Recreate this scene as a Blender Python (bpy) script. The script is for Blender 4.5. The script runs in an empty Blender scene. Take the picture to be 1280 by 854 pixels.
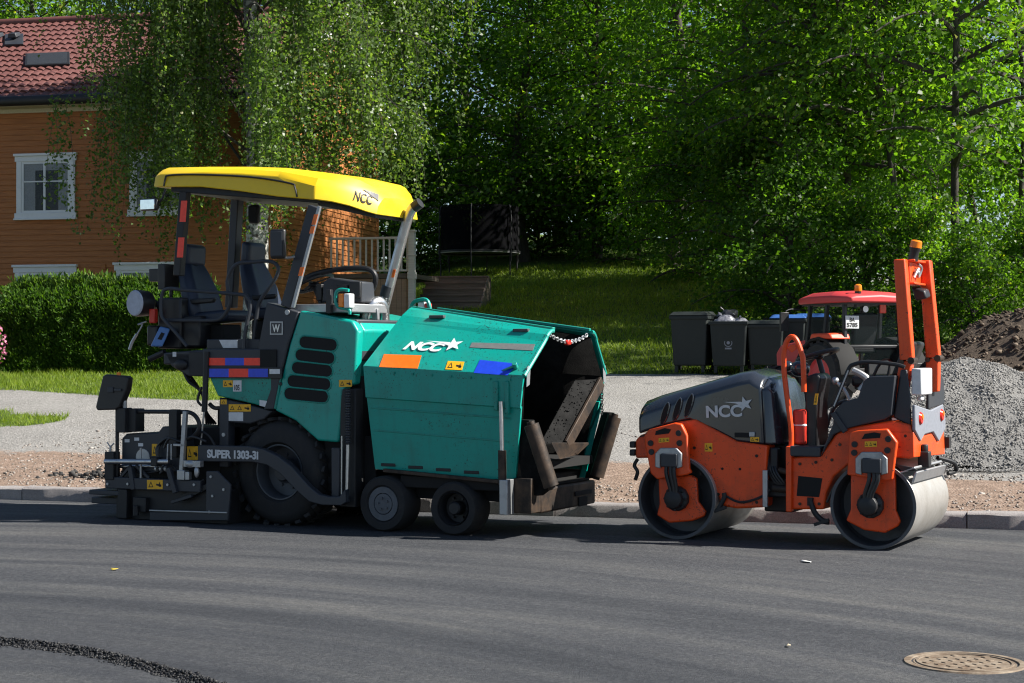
import bpy, bmesh, math, random
import numpy as np
from mathutils import Vector, Matrix, Quaternion, noise as mnoise
R = math.radians
random.seed(7)
SC = bpy.context.scene
COL = SC.collection
V = Vector

# ------------------------------------------------------------------ camera numbers (60 mm lens, eye height 1.7 m)
CAM = V((0, 0, 1.7)); FPX = 2130.0; PITCH = math.atan(14 / FPX)

def ray(px, py):
    dx = (px - 640) / FPX; dz = -(py - 427) / FPX
    return V((dx, math.cos(PITCH) - dz * math.sin(PITCH), math.sin(PITCH) + dz * math.cos(PITCH)))

class Frame:
    """a thing's own axes: x along its length, y away across its width, z up"""
    def __init__(s, loc, th):
        s.loc = V(loc); s.th = th
        s.M = Matrix.Translation(s.loc) @ Matrix.Rotation(-th, 4, 'Z'); s.Mi = s.M.inverted()
    def hit(s, px, py, p0, n):
        o = s.Mi @ CAM; d = s.Mi.to_3x3() @ ray(px, py)
        return o + d * ((V(p0) - o).dot(V(n)) / d.dot(V(n)))
    def S(s, px, py, v=0.0): return s.hit(px, py, (0, v, 0), (0, 1, 0))
    def F(s, px, py, u=0.0): return s.hit(px, py, (u, 0, 0), (1, 0, 0))

# ------------------------------------------------------------------ ground height
def sdist(x, y): return (y + .317 * x - 17.85) * .953
def sstep(a, b, t):
    t = min(1, max(0, (t - a) / (b - a))); return t * t * (3 - 2 * t)
def gz(x, y):
    s = sdist(x, y)
    if s < 0.02: return -.03
    z = .138 + (.085 + .016 * (1 - sstep(-5, -1, x))) * max(0, s - .4)
    z -= .28 * math.exp(-((x - 5.6) / 2.6) ** 2) * sstep(2, 5, s) * (1 - sstep(8, 12, s))
    z += .052 * max(0, s - 14) * sstep(-4.5, -1.5, x) * (1 - sstep(6, 12, x))
    if y > 70: z -= .06 * (y - 70)
    return z
def gnoise(x, y, f=1.0): return mnoise.noise(V((x * f, y * f, 3.3)))

# ------------------------------------------------------------------ materials
def new_mat(name):
    m = bpy.data.materials.new(name); m.use_nodes = True
    return m, m.node_tree.nodes, m.node_tree.links, m.node_tree.nodes['Principled BSDF']
def ramp(n, l, fac, stops):
    r = n.new('ShaderNodeValToRGB'); e = r.color_ramp.elements
    while len(e) < len(stops): e.new(.5)
    for k, (p, c) in enumerate(stops):
        e[k].position = p; e[k].color = (*c, 1) if len(c) == 3 else c
    l.new(fac, r.inputs[0]); return r
def noise_node(n, l, scale, detail=4, rough=.6, vec=None, dist=0):
    t = n.new('ShaderNodeTexNoise'); t.inputs['Scale'].default_value = scale
    t.inputs['Detail'].default_value = detail; t.inputs['Roughness'].default_value = rough
    t.inputs['Distortion'].default_value = dist
    if vec is not None: l.new(vec, t.inputs['Vector'])
    return t
def coords(n, l, scale=None, rot=None):
    c = n.new('ShaderNodeTexCoord')
    if scale is None and rot is None: return c.outputs['Object']
    m = n.new('ShaderNodeMapping'); l.new(c.outputs['Object'], m.inputs[0])
    if scale: m.inputs['Scale'].default_value = scale
    if rot: m.inputs['Rotation'].default_value = rot
    return m.outputs[0]
def bump(n, l, b, h, strength=.3, dist=.01):
    k = n.new('ShaderNodeBump'); k.inputs['Strength'].default_value = strength; k.inputs['Distance'].default_value = dist
    l.new(h, k.inputs['Height']); l.new(k.outputs[0], b.inputs['Normal']); return k
def mixcol(n, l, fac, a, b):
    m = n.new('ShaderNodeMix'); m.data_type = 'RGBA'
    if isinstance(fac, (int, float)): m.inputs[0].default_value = fac
    else: l.new(fac, m.inputs[0])
    for i, c in ((6, a), (7, b)):
        if isinstance(c, tuple): m.inputs[i].default_value = (*c, 1)
        else: l.new(c, m.inputs[i])
    return m.outputs[2]

def worn(name, col, rough=.4, metal=0, dirt=(.05, .045, .04), amount=.3, scale=3.0, coat=0.0, bumpy=0.0, lo=.5, hi=.75, splat=0.0):
    """paint or metal with blotchy dirt and uneven gloss"""
    m, n, l, b = new_mat(name)
    co = coords(n, l)
    t = noise_node(n, l, scale, 7, .68, co); f = noise_node(n, l, scale * 14, 4, .7, co)
    r = ramp(n, l, t.outputs[0], [(lo, (0, 0, 0)), (hi, (amount,) * 3)])
    r2 = ramp(n, l, f.outputs[0], [(.58, (0, 0, 0)), (.8, (amount * .8,) * 3)])
    ad = n.new('ShaderNodeMath'); ad.operation = 'ADD'; ad.use_clamp = True
    l.new(r.outputs[0], ad.inputs[0]); l.new(r2.outputs[0], ad.inputs[1])
    c = mixcol(n, l, ad.outputs[0], col, dirt)
    if splat:
        g = noise_node(n, l, 55, 2, .5, co, .6); g2 = noise_node(n, l, 1.7, 3, .6, co)
        mm = n.new('ShaderNodeMath'); mm.operation = 'MULTIPLY_ADD'; l.new(g2.outputs[0], mm.inputs[0]); mm.inputs[1].default_value = .5; l.new(g.outputs[0], mm.inputs[2])
        c = mixcol(n, l, ramp(n, l, mm.outputs[0], [(1.0 - splat * .05, (0, 0, 0)), (1.0 - splat * .05 + .03, (.75, .75, .75))]).outputs[0], c, (.012, .011, .010))
        vt = noise_node(n, l, 1.0, 5, .7, coords(n, l, (14, 14, .8))); c = mixcol(n, l, ramp(n, l, vt.outputs[0], [(.52, (0, 0, 0)), (.8, (.35, .35, .35))]).outputs[0], c, tuple(.35 * q + .02 for q in col))
    l.new(c, b.inputs['Base Color'])
    rr = n.new('ShaderNodeMapRange'); rr.inputs[3].default_value = max(.04, rough - .08); rr.inputs[4].default_value = min(1, rough + .22)
    l.new(t.outputs[0], rr.inputs[0]); l.new(rr.outputs[0], b.inputs['Roughness'])
    b.inputs['Metallic'].default_value = metal
    b.inputs['Coat Weight'].default_value = coat; b.inputs['Coat Roughness'].default_value = .12
    if bumpy: bump(n, l, b, f.outputs[0], .5, bumpy)
    return m
def plain(name, col, rough=.5, metal=0, emit=None):
    m, n, l, b = new_mat(name)
    co = coords(n, l); t = noise_node(n, l, 25, 3, .6, co)
    r = ramp(n, l, t.outputs[0], [(.3, tuple(c * .88 for c in col)), (.7, tuple(min(1, c * 1.08) for c in col))])
    l.new(r.outputs[0], b.inputs['Base Color'])
    b.inputs['Roughness'].default_value = rough; b.inputs['Metallic'].default_value = metal
    return m

M = {}
M['teal'] = worn('teal_paint', (.0, .31, .25), .32, 0, (.04, .10, .08), .4, 2.2, .2, splat=1.2)
M['teal_dark'] = worn('teal_paint_worn', (.0, .25, .195), .42, 0, (.02, .05, .04), .5, 3.0, .1, splat=1.4)
M['yellow'] = worn('yellow_canopy', (.80, .53, .003), .38, 0, (.4, .3, .05), .25, 2.0, .2)
M['orange'] = worn('orange_paint', (.77, .070, .004), .40, 0, (.13, .04, .015), .6, 2.5, .08, splat=1.4)
M['hood'] = worn('anthracite_hood', (.017, .022, .032), .16, 0, (.06, .06, .06), .25, 2.5, .6)
M['grey'] = worn('anthracite_paint', (.026, .030, .038), .45, 0, (.055, .052, .05), .4, 3.0)
M['black'] = worn('black_steel', (.010, .011, .013), .5, 0, (.04, .036, .032), .4, 5.0)
M['blackplastic'] = worn('black_plastic', (.012, .012, .014), .38, 0, (.035, .035, .035), .25, 6.0)
M['pit'] = plain('black_steel_and_opening_shade', (.006, .006, .006), .85)  # black steel; on vents, slots, pockets and room plates it paints inner shade
M['rubber'] = worn('tyre_rubber', (.016, .016, .017), .78, 0, (.06, .055, .048), .5, 5.0, bumpy=.004)
M['steel'] = worn('bright_steel', (.55, .56, .57), .28, 1, (.2, .18, .16), .5, 8.0)
M['galv'] = worn('galvanised_steel', (.42, .43, .44), .42, .8, (.18, .17, .16), .5, 7.0)
M['drum'] = worn('roller_drum_steel', (.46, .445, .42), .42, .55, (.24, .215, .18), .7, 3.0, bumpy=.001, lo=.35, hi=.7)
M['drumrim'] = worn('drum_rim_steel', (.085, .09, .10), .45, .5, (.05, .045, .04), .6, 5.0)
M['rust'] = worn('rusty_steel', (.062, .040, .026), .55, .3, (.012, .010, .009), .9, 6.0, bumpy=.003, lo=.4, hi=.6)
M['asphalted'] = worn('asphalt_caked_steel', (.009, .0088, .0085), .7, .0, (.003, .003, .003), .95, 7.0, bumpy=.01, lo=.4, hi=.6)
M['asphalted'].node_tree.nodes['Principled BSDF'].inputs['Specular IOR Level'].default_value = .15
M['leather'] = worn('seat_vinyl', (.011, .020, .042), .42, 0, (.03, .035, .045), .4, 5.0)
M['seatback'] = plain('seat_shell', (.40, .40, .40), .5)
M['white'] = worn('white_lettering', (.80, .80, .80), .5, 0, (.5, .5, .5), .2, 9.0)
M['labelwhite'] = plain('white_label', (.62, .63, .64), .5)
M['lettergrey'] = plain('pale_grey_lettering', (.55, .56, .57), .5)
M['dgreytext'] = plain('dark_grey_lettering', (.05, .05, .055), .5)
M['sticker'] = plain('yellow_sticker', (.80, .42, .01), .5)
M['pictoblack'] = plain('black_pictogram', (.015, .013, .01), .6)
M['redstripe'] = plain('red_reflector', (.95, .045, .02), .35)
M['orstripe'] = plain('orange_reflector', (.9, .17, .01), .35)
M['bluestripe'] = plain('blue_reflector', (.015, .06, .62), .35)
M['greystripe'] = plain('grey_strip', (.16, .17, .165), .6)
M['amber'] = plain('amber_lens', (.85, .22, .01), .18)
M['redlens'] = plain('red_lens', (.6, .02, .01), .18)
M['lens'] = plain('clear_lens', (.75, .76, .76), .2)
M['mirror'] = plain('mirror_glass', (.85, .86, .87), .03, 1)
M['bluebox'] = worn('blue_plastic', (.06, .17, .42), .4, 0, (.04, .08, .16), .3, 8.0)
M['greydisc'] = plain('grey_fabric_disc', (.20, .215, .25), .6); M['paledisc'] = plain('pale_grey_cover', (.42, .45, .52), .7)
M['tractorred'] = worn('faded_red_paint', (.56, .045, .05), .42, 0, (.25, .08, .07), .3, 3.0)
M['tractororange'] = worn('orange_red_paint', (.72, .07, .02), .4, 0, (.2, .05, .03), .3, 3.0)
M['binplastic'] = worn('dark_green_bin', (.006, .011, .010), .6, 0, (.02, .022, .02), .35, 5.0)
M['binblue'] = worn('blue_bin_lid', (.03, .11, .34), .45, 0, (.1, .14, .2), .3, 6.0)
M['redcan'] = worn('red_canister', (.55, .03, .015), .35, 0, (.1, .03, .02), .3, 5.0)

def glass_mat(name, tint, alpha):
    m, n, l, b = new_mat(name)
    b.inputs['Base Color'].default_value = (*tint, 1); b.inputs['Roughness'].default_value = .03
    tr = n.new('ShaderNodeBsdfTransparent'); tr.inputs[0].default_value = (*[min(1, .78 + c) for c in tint], 1)
    mx = n.new('ShaderNodeMixShader'); mx.inputs[0].default_value = alpha
    out = [x for x in n if x.type == 'OUTPUT_MATERIAL'][0]
    l.new(tr.outputs[0], mx.inputs[1]); l.new(b.outputs[0], mx.inputs[2]); l.new(mx.outputs[0], out.inputs[0]); return m
M['cabglass'] = glass_mat('tinted_cab_glass', (.03, .05, .05), .09)
M['windowglass'] = glass_mat('window_glass', (.10, .11, .12), .22); M['curtain'] = plain('white_curtain', (.78, .79, .80), .8)

# ------------------------------------------------------------------ objects, labels
def tag(o, label=None, cat=None, group=None, kind=None):
    if label: o['label'] = label
    if cat: o['category'] = cat
    if group: o['group'] = group
    if kind: o['kind'] = kind
    return o
def empty(name, loc, th=0.0):
    o = bpy.data.objects.new(name, None); COL.objects.link(o)
    o.location = loc; o.rotation_euler = (0, 0, -th); o.empty_display_size = .2
    return o
def copy_tree(o, parent=None):
    c = o.copy(); COL.objects.link(c); c.parent = parent
    for ch in list(o.children): copy_tree(ch, c)
    return c

class MB:
    """collects shapes for ONE mesh object"""
    def __init__(s): s.v = []; s.f = []
    def add(s, vs, fs):
        k = len(s.v); s.v += [tuple(p) for p in vs]; s.f += [tuple(i + k for i in f) for f in fs]; return s
    def box(s, c, d, rot=None):
        c = V(c); h = V(d) / 2; m = rot.to_matrix() if rot is not None else Matrix.Identity(3)
        vs = [c + m @ V((x * h.x, y * h.y, z * h.z)) for x in (-1, 1) for y in (-1, 1) for z in (-1, 1)]
        return s.add(vs, [(0, 1, 3, 2), (4, 6, 7, 5), (0, 4, 5, 1), (2, 3, 7, 6), (0, 2, 6, 4), (1, 5, 7, 3)])
    def span(s, a, b):
        a = V(a); b = V(b); return s.box((a + b) / 2, [abs(x) for x in (b - a)])
    def hull(s, lo, hi):
        """two matching rings of points joined and capped"""
        n = len(lo)
        fs = [tuple(reversed(range(n))), tuple(range(n, 2 * n))] + [(i, (i + 1) % n, n + (i + 1) % n, n + i) for i in range(n)]
        return s.add(list(lo) + list(hi), fs)
    def prism(s, pts, v0, v1):
        """outline (points whose x and z count) carried from depth v0 to v1"""
        return s.hull([V((p[0], v0, p[-1])) for p in pts], [V((p[0], v1, p[-1])) for p in pts])
    def bar(s, a, b, w, d, up=(0, 0, 1)):
        a = V(a); b = V(b); t = (b - a).normalized(); x = t.cross(V(up))
        if x.length < 1e-4: x = t.cross(V((0, 1, 0)))
        x.normalize(); y = x.cross(t)
        o = [x * w / 2 + y * d / 2, -x * w / 2 + y * d / 2, -x * w / 2 - y * d / 2, x * w / 2 - y * d / 2]
        return s.hull([a + q for q in o], [b + q for q in o])
    def tube(s, pts, r, n=8, sub=4, caps=True, r2=None):
        pts = [V(p) for p in pts]
        if sub > 1 and len(pts) > 2:
            q = []
            for i in range(len(pts) - 1):
                p0 = pts[max(0, i - 1)]; p1 = pts[i]; p2 = pts[i + 1]; p3 = pts[min(len(pts) - 1, i + 2)]
                for k in range(sub):
                    t = k / sub
                    q.append(.5 * ((2 * p1) + (p2 - p0) * t + (2 * p0 - 5 * p1 + 4 * p2 - p3) * t * t + (3 * p1 - p0 - 3 * p2 + p3) * t ** 3))
            q.append(pts[-1]); pts = q
        t0 = (pts[1] - pts[0]).normalized(); x = t0.orthogonal().normalized(); vs = []; m = len(pts)
        for i, p in enumerate(pts):
            t = (pts[min(m - 1, i + 1)] - pts[max(0, i - 1)]).normalized()
            x = (x - t * x.dot(t)).normalized(); y = t.cross(x)
            rr = r if r2 is None else r + (r2 - r) * i / (m - 1)
            vs += [p + (x * math.cos(a) + y * math.sin(a)) * rr for a in [2 * math.pi * k / n for k in range(n)]]
        fs = [(i * n + k, i * n + (k + 1) % n, (i + 1) * n + (k + 1) % n, (i + 1) * n + k) for i in range(m - 1) for k in range(n)]
        if caps: fs += [tuple(reversed(range(n))), tuple(range((m - 1) * n, m * n))]
        return s.add(vs, fs)
    def cyl(s, a, b, r, n=20, r2=None): return s.tube([a, b], r, n, 1, True, r2)
    def lathe(s, prof, c, axis=(0, 1, 0), n=40):
        """profile of (radius, distance along axis)"""
        a = V(axis).normalized(); x = a.orthogonal().normalized(); y = a.cross(x); c = V(c); vs = []; m = len(prof)
        for r, h in prof: vs += [c + a * h + (x * math.cos(t) + y * math.sin(t)) * max(r, 1e-4) for t in [2 * math.pi * k / n for k in range(n)]]
        fs = [(i * n + k, i * n + (k + 1) % n, (i + 1) * n + (k + 1) % n, (i + 1) * n + k) for i in range(m - 1) for k in range(n)]
        return s.add(vs, fs)
    def loft(s, rings, closed=False, caps=False):
        n = len(rings[0]); vs = [p for r in rings for p in r]; e = n if closed else n - 1
        fs = [(i * n + k, i * n + (k + 1) % n, (i + 1) * n + (k + 1) % n, (i + 1) * n + k) for i in range(len(rings) - 1) for k in range(e)]
        if caps: fs += [tuple(reversed(range(n))), tuple(range((len(rings) - 1) * n, len(rings) * n))]
        return s.add(vs, fs)
    def ball(s, c, r, sq=(1, 1, 1), n=14, m=8):
        c = V(c); vs = []; fs = []
        for i in range(m + 1):
            a = math.pi * i / m
            for k in range(n):
                t = 2 * math.pi * k / n
                vs.append(c + V((math.sin(a) * math.cos(t) * sq[0], math.sin(a) * math.sin(t) * sq[1], math.cos(a) * sq[2])) * r)
        for i in range(m):
            for k in range(n): fs.append((i * n + k, (i + 1) * n + k, (i + 1) * n + (k + 1) % n, i * n + (k + 1) % n))
        return s.add(vs, fs)
    def build(s, name, mat, parent=None, bevel=0, seg=2, smooth=32, solid=0, loc=None):
        me = bpy.data.meshes.new(name); me.from_pydata(s.v, [], s.f)
        bm = bmesh.new(); bm.from_mesh(me)
        bmesh.ops.remove_doubles(bm, verts=bm.verts, dist=1e-5)
        bmesh.ops.recalc_face_normals(bm, faces=bm.faces); bm.to_mesh(me); bm.free()
        me.materials.append(mat)
        if smooth:
            me.polygons.foreach_set('use_smooth', [True] * len(me.polygons)); me.set_sharp_from_angle(angle=R(smooth))
        o = bpy.data.objects.new(name, me); COL.objects.link(o); o.parent = parent
        if loc is not None: o.location = loc
        if solid:
            md = o.modifiers.new('thickness', 'SOLIDIFY'); md.thickness = solid; md.offset = 0
        if bevel:
            md = o.modifiers.new('edges', 'BEVEL'); md.width = bevel; md.segments = seg; md.limit_method = 'ANGLE'; md.angle_limit = R(35); md.use_clamp_overlap = True
        return o

def np_mesh(name, verts, faces, mat, parent=None, tint=None, smooth=False):
    """big meshes: faces is an (N,k) array"""
    me = bpy.data.meshes.new(name); nv = len(verts); nf, k = faces.shape
    me.vertices.add(nv); me.vertices.foreach_set('co', np.asarray(verts, np.float32).ravel())
    me.loops.add(nf * k); me.loops.foreach_set('vertex_index', faces.astype(np.int32).ravel())
    me.polygons.add(nf); me.polygons.foreach_set('loop_start', np.arange(0, nf * k, k, dtype=np.int32))
    me.polygons.foreach_set('loop_total', np.full(nf, k, dtype=np.int32))
    if smooth: me.polygons.foreach_set('use_smooth', np.ones(nf, dtype=bool))
    me.update(calc_edges=True); me.validate()
    if tint is not None:
        a = me.attributes.new('tint', 'FLOAT', 'POINT'); a.data.foreach_set('value', np.asarray(tint, np.float32))
    me.materials.append(mat)
    o = bpy.data.objects.new(name, me); COL.objects.link(o); o.parent = parent
    return o

def text(name, s, parent, bl, right, up, w, h, mat, shear=0.0, bold=0.0, depth=.003):
    """lettering as a thin mesh: bl = lower left corner, w x h in metres"""
    right = V(right).normalized(); up = V(up); up = (up - right * up.dot(right)).normalized(); nrm = right.cross(up)
    cu = bpy.data.curves.new('lettering', 'FONT'); cu.body = s; cu.shear = shear; cu.offset = bold; cu.extrude = .001
    ob = bpy.data.objects.new('lettering', cu); COL.objects.link(ob)
    dg = bpy.context.evaluated_depsgraph_get(); me = bpy.data.meshes.new_from_object(ob.evaluated_get(dg))
    bpy.data.objects.remove(ob); bpy.data.curves.remove(cu)
    co = np.empty(len(me.vertices) * 3, np.float32); me.vertices.foreach_get('co', co); co = co.reshape(-1, 3)
    lo = co.min(0); hi = co.max(0)
    x = (co[:, 0] - lo[0]) / (hi[0] - lo[0]) * w; y = (co[:, 1] - lo[1]) / (hi[1] - lo[1]) * h; z = (co[:, 2] > 0) * depth
    out = np.array(bl)[None] + x[:, None] * np.array(right) + y[:, None] * np.array(up) + z[:, None] * np.array(nrm)
    me.vertices.foreach_set('co', out.astype(np.float32).ravel()); me.name = name
    me.materials.clear(); me.materials.append(mat); me.update()
    o = bpy.data.objects.new(name, me); COL.objects.link(o); o.parent = parent
    return o

def drape(o, target, n, off=.006):
    """lay a mark onto a curved surface along the direction n"""
    from mathutils.bvhtree import BVHTree
    t = BVHTree.FromPolygons([v.co.copy() for v in target.data.vertices], [tuple(p.vertices) for p in target.data.polygons])
    for v in o.data.vertices:
        h = t.ray_cast(v.co + n * .5, -n)
        if h[0] is not None: v.co = h[0] + n * off
    return o
def flat(name, pts, nrm, mat, parent, t=.003):
    """thin plate on a surface: pts already on the surface, nrm points outwards"""
    nrm = V(nrm).normalized(); b = MB(); b.hull([V(p) + nrm * .0005 for p in pts], [V(p) + nrm * t for p in pts])
    return b.build(name, mat, parent, smooth=0)
def star_pts(c, right, up, r, tail=0.0):
    c = V(c); right = V(right).normalized(); up = V(up).normalized(); p = []
    for k in range(10):
        a = math.pi / 2 + .25 - k * math.pi / 5; q = r if k % 2 == 0 else r * .42
        p.append(c + right * math.cos(a) * q * 1.15 + up * math.sin(a) * q)
    return p
def star_logo(name, parent, c, right, up, nrm, r, mat, tail):
    b = MB(); p = star_pts(c, right, up, r); nrm = V(nrm).normalized()
    cc = V(c); vs = [cc + nrm * .004] + [q + nrm * .004 for q in p]
    b.add(vs, [(0, 1 + k, 1 + (k + 1) % 10) for k in range(10)])
    right = V(right).normalized(); up = V(up).normalized()
    b.add([cc + right * (-r * .5) + up * r * .30 + nrm * .0042, cc + right * (-r * .35) - up * r * .02 + nrm * .0042, cc - right * tail + up * r * .34 + nrm * .0042], [(0, 1, 2)])
    return b.build(name, mat, parent, smooth=0)
def sticker(parent, pts, nrm, marks=2, name='warning_sticker'):
    """yellow plate with black pictograms; pts: bl, br, tr, tl"""
    o = flat(name, pts, nrm, M['sticker'], parent); nrm = V(nrm).normalized()
    bl, br, tr, tl = [V(p) for p in pts]; b = MB()
    def at(x, y): return bl.lerp(br, x).lerp(tl.lerp(tr, x), y) + nrm * .0042
    for k in range(marks):
        x0 = (k + .18) / marks; x1 = (k + .82) / marks; xm = (x0 + x1) / 2
        if k % 3 < 2 and not (marks == 2 and k == 1):
            for (a, c) in (((x0, .2), (x1, .2)), ((x1, .2), (xm, .85)), ((xm, .85), (x0, .2))):
                mx, my = (x0 + x1) / 2, .42
                i = [(mx + (q[0] - mx) * .6, my + (q[1] - my) * .6) for q in (a, c)]
                b.add([at(*a), at(*c), at(*i[1]), at(*i[0])], [(0, 1, 2, 3)])
        else:
            b.add([at(x0, .4), at(x1, .3), at(x1, .5), at(x0, .6)], [(0, 1, 2, 3)])
            b.add([at(xm, .25), at(x1, .25), at(xm + .05, .8)], [(0, 1, 2)])
    b.build('pictogram', M['pictoblack'], o, smooth=0)
    return o
def chain(parent, a, b, sag, links, mat, name='chain', r=.018):
    a = V(a); b = V(b); m = MB()
    pts = [a.lerp(b, t) - V((0, 0, sag * 4 * t * (1 - t))) for t in [i / links for i in range(links + 1)]]
    for i in range(links):
        p = (pts[i] + pts[i + 1]) / 2; t = (pts[i + 1] - pts[i]); L = t.length; t.normalize()
        x = t.cross(V((0, 0, 1))); x = x.normalized() if x.length > .1 else V((1, 0, 0)); y = t.cross(x)
        if i % 2: x, y = y, x
        m.tube([p + t * L * .68 * math.cos(q) + x * r * math.sin(q) for q in [2 * math.pi * k / 8 for k in range(9)]], r * .32, 5, 1, False)
    return m.build(name, mat, parent)
# ================================================================== the asphalt paver
P = Frame((-2.305, 16.76, 0), R(27))
S = P.S
NEAR = (0, -1, 0); UX = V((1, 0, 0)); UZ = V((0, 0, 1))
paver = empty('asphalt_paver', P.loc, P.th)
tag(paver, 'teal green asphalt paver with yellow canopy and open hopper, parked on the road', 'road paver')
HW = 1.72                                                    # overall width between the hopper's folds

def px_prism(pts, v, v1): return [S(x, y, v) for x, y in pts]
def panel(name, pts, v0, v1, mat, parent=paver, bevel=.012, **k):
    b = MB(); b.prism([S(x, y, v0) for x, y in pts], v0, v1); return b.build(name, mat, parent, bevel, **k)
def pbox(b, x0, y0, x1, y1, v0, v1):
    """upright box whose near face spans the given picture rectangle at depth v0"""
    m = ((x0 + x1) / 2, (y0 + y1) / 2)
    a = S(x0, m[1], v0); c = S(x1, m[1], v0); t = S(m[0], y0, v0); d = S(m[0], y1, v0)
    return b.span((a.x, v0, d.z), (c.x, v1, t.z))

# ---- wheels
def big_wheel(v0, flip):
    c = V((0, 0, .525)); r = .525; w = .38
    d = -1 if flip else 1
    b = MB()
    prof = [(.27, .05), (.30, .0), (.42, .0), (.475, .025), (r, .09), (r, w - .09), (.475, w - .025), (.42, w), (.30, w), (.27, w - .05)]
    b.lathe([(q[0], q[1]) for q in prof], (0, v0 if not flip else v0 - 0, .525), (0, 1, 0), 56)
    for k in range(26):                                      # tread lugs
        for s in (0, 1):
            a = 2 * math.pi * (k + .5 * s) / 26
            ce = V((0, v0 + w / 2 + (s - .5) * .19, .525)) + V((math.cos(a), 0, math.sin(a))) * (r + .002)
            rot = Quaternion((0, 1, 0), -a) @ Quaternion((1, 0, 0), (.5 if s else -.5))
            b.box(ce, (.03, .20, .055), rot)
    t = b.build('rear_wheel', M['rubber'], paver, smooth=40)
    y = v0 + (.03 if not flip else w - .03); q = d
    b = MB(); b.lathe([(.275, 0), (.262, .0), (.25, .03 * q), (.245, .17 * q), (.12, .19 * q), (.12, .1 * q), (.10, .08 * q), (.0, .08 * q)], (0, y, .525), (0, 1, 0), 40)
    for k in range(8):
        a = k * math.pi / 4 + .2; b.cyl((math.cos(a) * .165, y + .165 * q, .525 + math.sin(a) * .165), (math.cos(a) * .165, y + .2 * q, .525 + math.sin(a) * .165), .016, 8)
    b.build('rim', rimmat, t)
    b = MB(); b.lathe([(.0, .04 * q), (.085, .04 * q), (.10, .07 * q), (.10, .19 * q)], (0, y, .525), (0, 1, 0), 16); b.build('hub', M['grey'], t)
rimmat = worn('wheel_rim_grey', (.075, .085, .10), .45, .3, (.04, .037, .034), .6, 6.0)
big_wheel(0, False); big_wheel(HW - .40, True)

def front_wheel(px, py, v0, disc, name='front_wheel'):
    c = S(px, py, v0); r = c.z; w = .30
    b = MB(); b.lathe([(r * .62, .03), (r * .68, .0), (r * .93, .0), (r, .03), (r, w - .03), (r * .93, w), (r * .5, w)], (c.x, v0, r), (0, 1, 0), 48)
    t = b.build(name, M['rubber'], paver, smooth=40)
    b = MB()
    if disc:
        b.lathe([(r * .63, .03), (r * .61, .012), (r * .40, .012), (r * .38, .03), (r * .36, .012), (.0, .012)], (c.x, v0, r), (0, 1, 0), 32)
        for k in range(5):
            a = k * 1.2566 + .5; b.cyl((c.x + math.cos(a) * r * .2, v0 - .004, r + math.sin(a) * r * .2), (c.x + math.cos(a) * r * .2, v0 + .02, r + math.sin(a) * r * .2), .012, 8)
    else:
        b.lathe([(r * .64, .03), (r * .60, .005), (r * .56, .03), (r * .54, .12), (r * .26, .13), (r * .25, .03), (r * .2, .015), (.0, .015)], (c.x, v0, r), (0, 1, 0), 32)
        for k in range(6):
            a = k * 1.047; b.cyl((c.x + math.cos(a) * r * .4, v0 + .09, r + math.sin(a) * r * .4), (c.x + math.cos(a) * r * .4, v0 + .14, r + math.sin(a) * r * .4), .012, 8)
    b.build('rim', worn('wheel_disc_grey', (.10, .11, .125), .55, .2, (.05, .047, .043), .6, 9.0) if disc else M['black'], t)
front_wheel(478, 630, -.02, True); front_wheel(566, 636, -.02, False)
front_wheel(478, 630.5, HW - .30, True); front_wheel(566, 636.5, HW - .30, False)

# ---- chassis
b = MB()
a = S(395, 600, .3); c = S(640, 600, .3)
b.span((-.55, .42, .30), (c.x - .05, HW - .42, .62)); b.span((-1.0, .36, .62), (a.x + .1, HW - .36, 1.15))
pbox(b, 405, 470, 452, 615, .10, HW - .1); pbox(b, 408, 545, 470, 628, .16, HW - .16)
pbox(b, 500, 597, 640, 612, .05, HW - .05); pbox(b, 440, 608, 640, 624, .22, HW - .22)
b.build('chassis', M['pit'], paver, .01)
b = MB(); x0 = S(480, 588, .03); x1 = S(642, 604, .03); b.bar(x0, x1, .05, .035); b.build('side_rail', M['rust'], paver, .006)

# ---- engine cowl
cowl = [(375, 388), (440, 401), (447, 413), (443, 480), (431, 484), (423, 552.5), (420, 553), (397, 551), (388, 543), (369, 526), (343, 513), (353, 467), (362, 430)]
b = MB(); q = [S(x, y, -.02) for x, y in cowl]
b.prism(q, -.02, .10)
cw = b.build('engine_cowl', M['teal'], paver, .022, 3)
top0 = S(375, 388, -.02); top1 = S(440, 401, -.02); fr0 = S(447, 413, -.02); fr1 = S(431, 484, -.02)
b = MB(); b.hull([V((p.x, .101, p.z - .002)) for p in (top0, top1, fr0, fr1, V((top0.x, 0, fr1.z)))], [V((p.x, HW - .02, p.z - .002)) for p in (top0, top1, fr0, fr1, V((top0.x, 0, fr1.z)))])
b.build('cowl_top', M['teal'], paver, .02, 3)
def slot(x0, y0, x1, y1, h, name='air_vent'):
    a = S(x0, y0, -.02); c = S(x1, y1, -.02); d = (c - a); L = d.length; ux = d.normalized(); uz = V((0, -1, 0)).cross(ux)
    if uz.z < 0: uz = -uz
    p = []
    for (cx, sg) in ((a + ux * h / 2, -1), (c - ux * h / 2, 1)):
        for k in range(7):
            t = -math.pi / 2 + math.pi * k / 6
            p.append(cx + ux * sg * math.cos(t) * h / 2 + uz * sg * math.sin(t) * h / 2)
    o = flat(name, p, NEAR, M['pit'], cw, .004)
    r = MB(); r.tube(p + [p[0]], .009, 6, 1, False); r.build('vent_lip', M['teal_dark'], o)
    return o
for i, (x0, x1, y0, y1) in enumerate([(374, 422, 427, 432), (369, 419, 443, 448.5), (364.5, 416, 459, 464.5), (359, 414, 475.5, 481), (355, 411, 491.5, 496.5)]):
    slot(x0, y0, x1, y1, .125)
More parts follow.
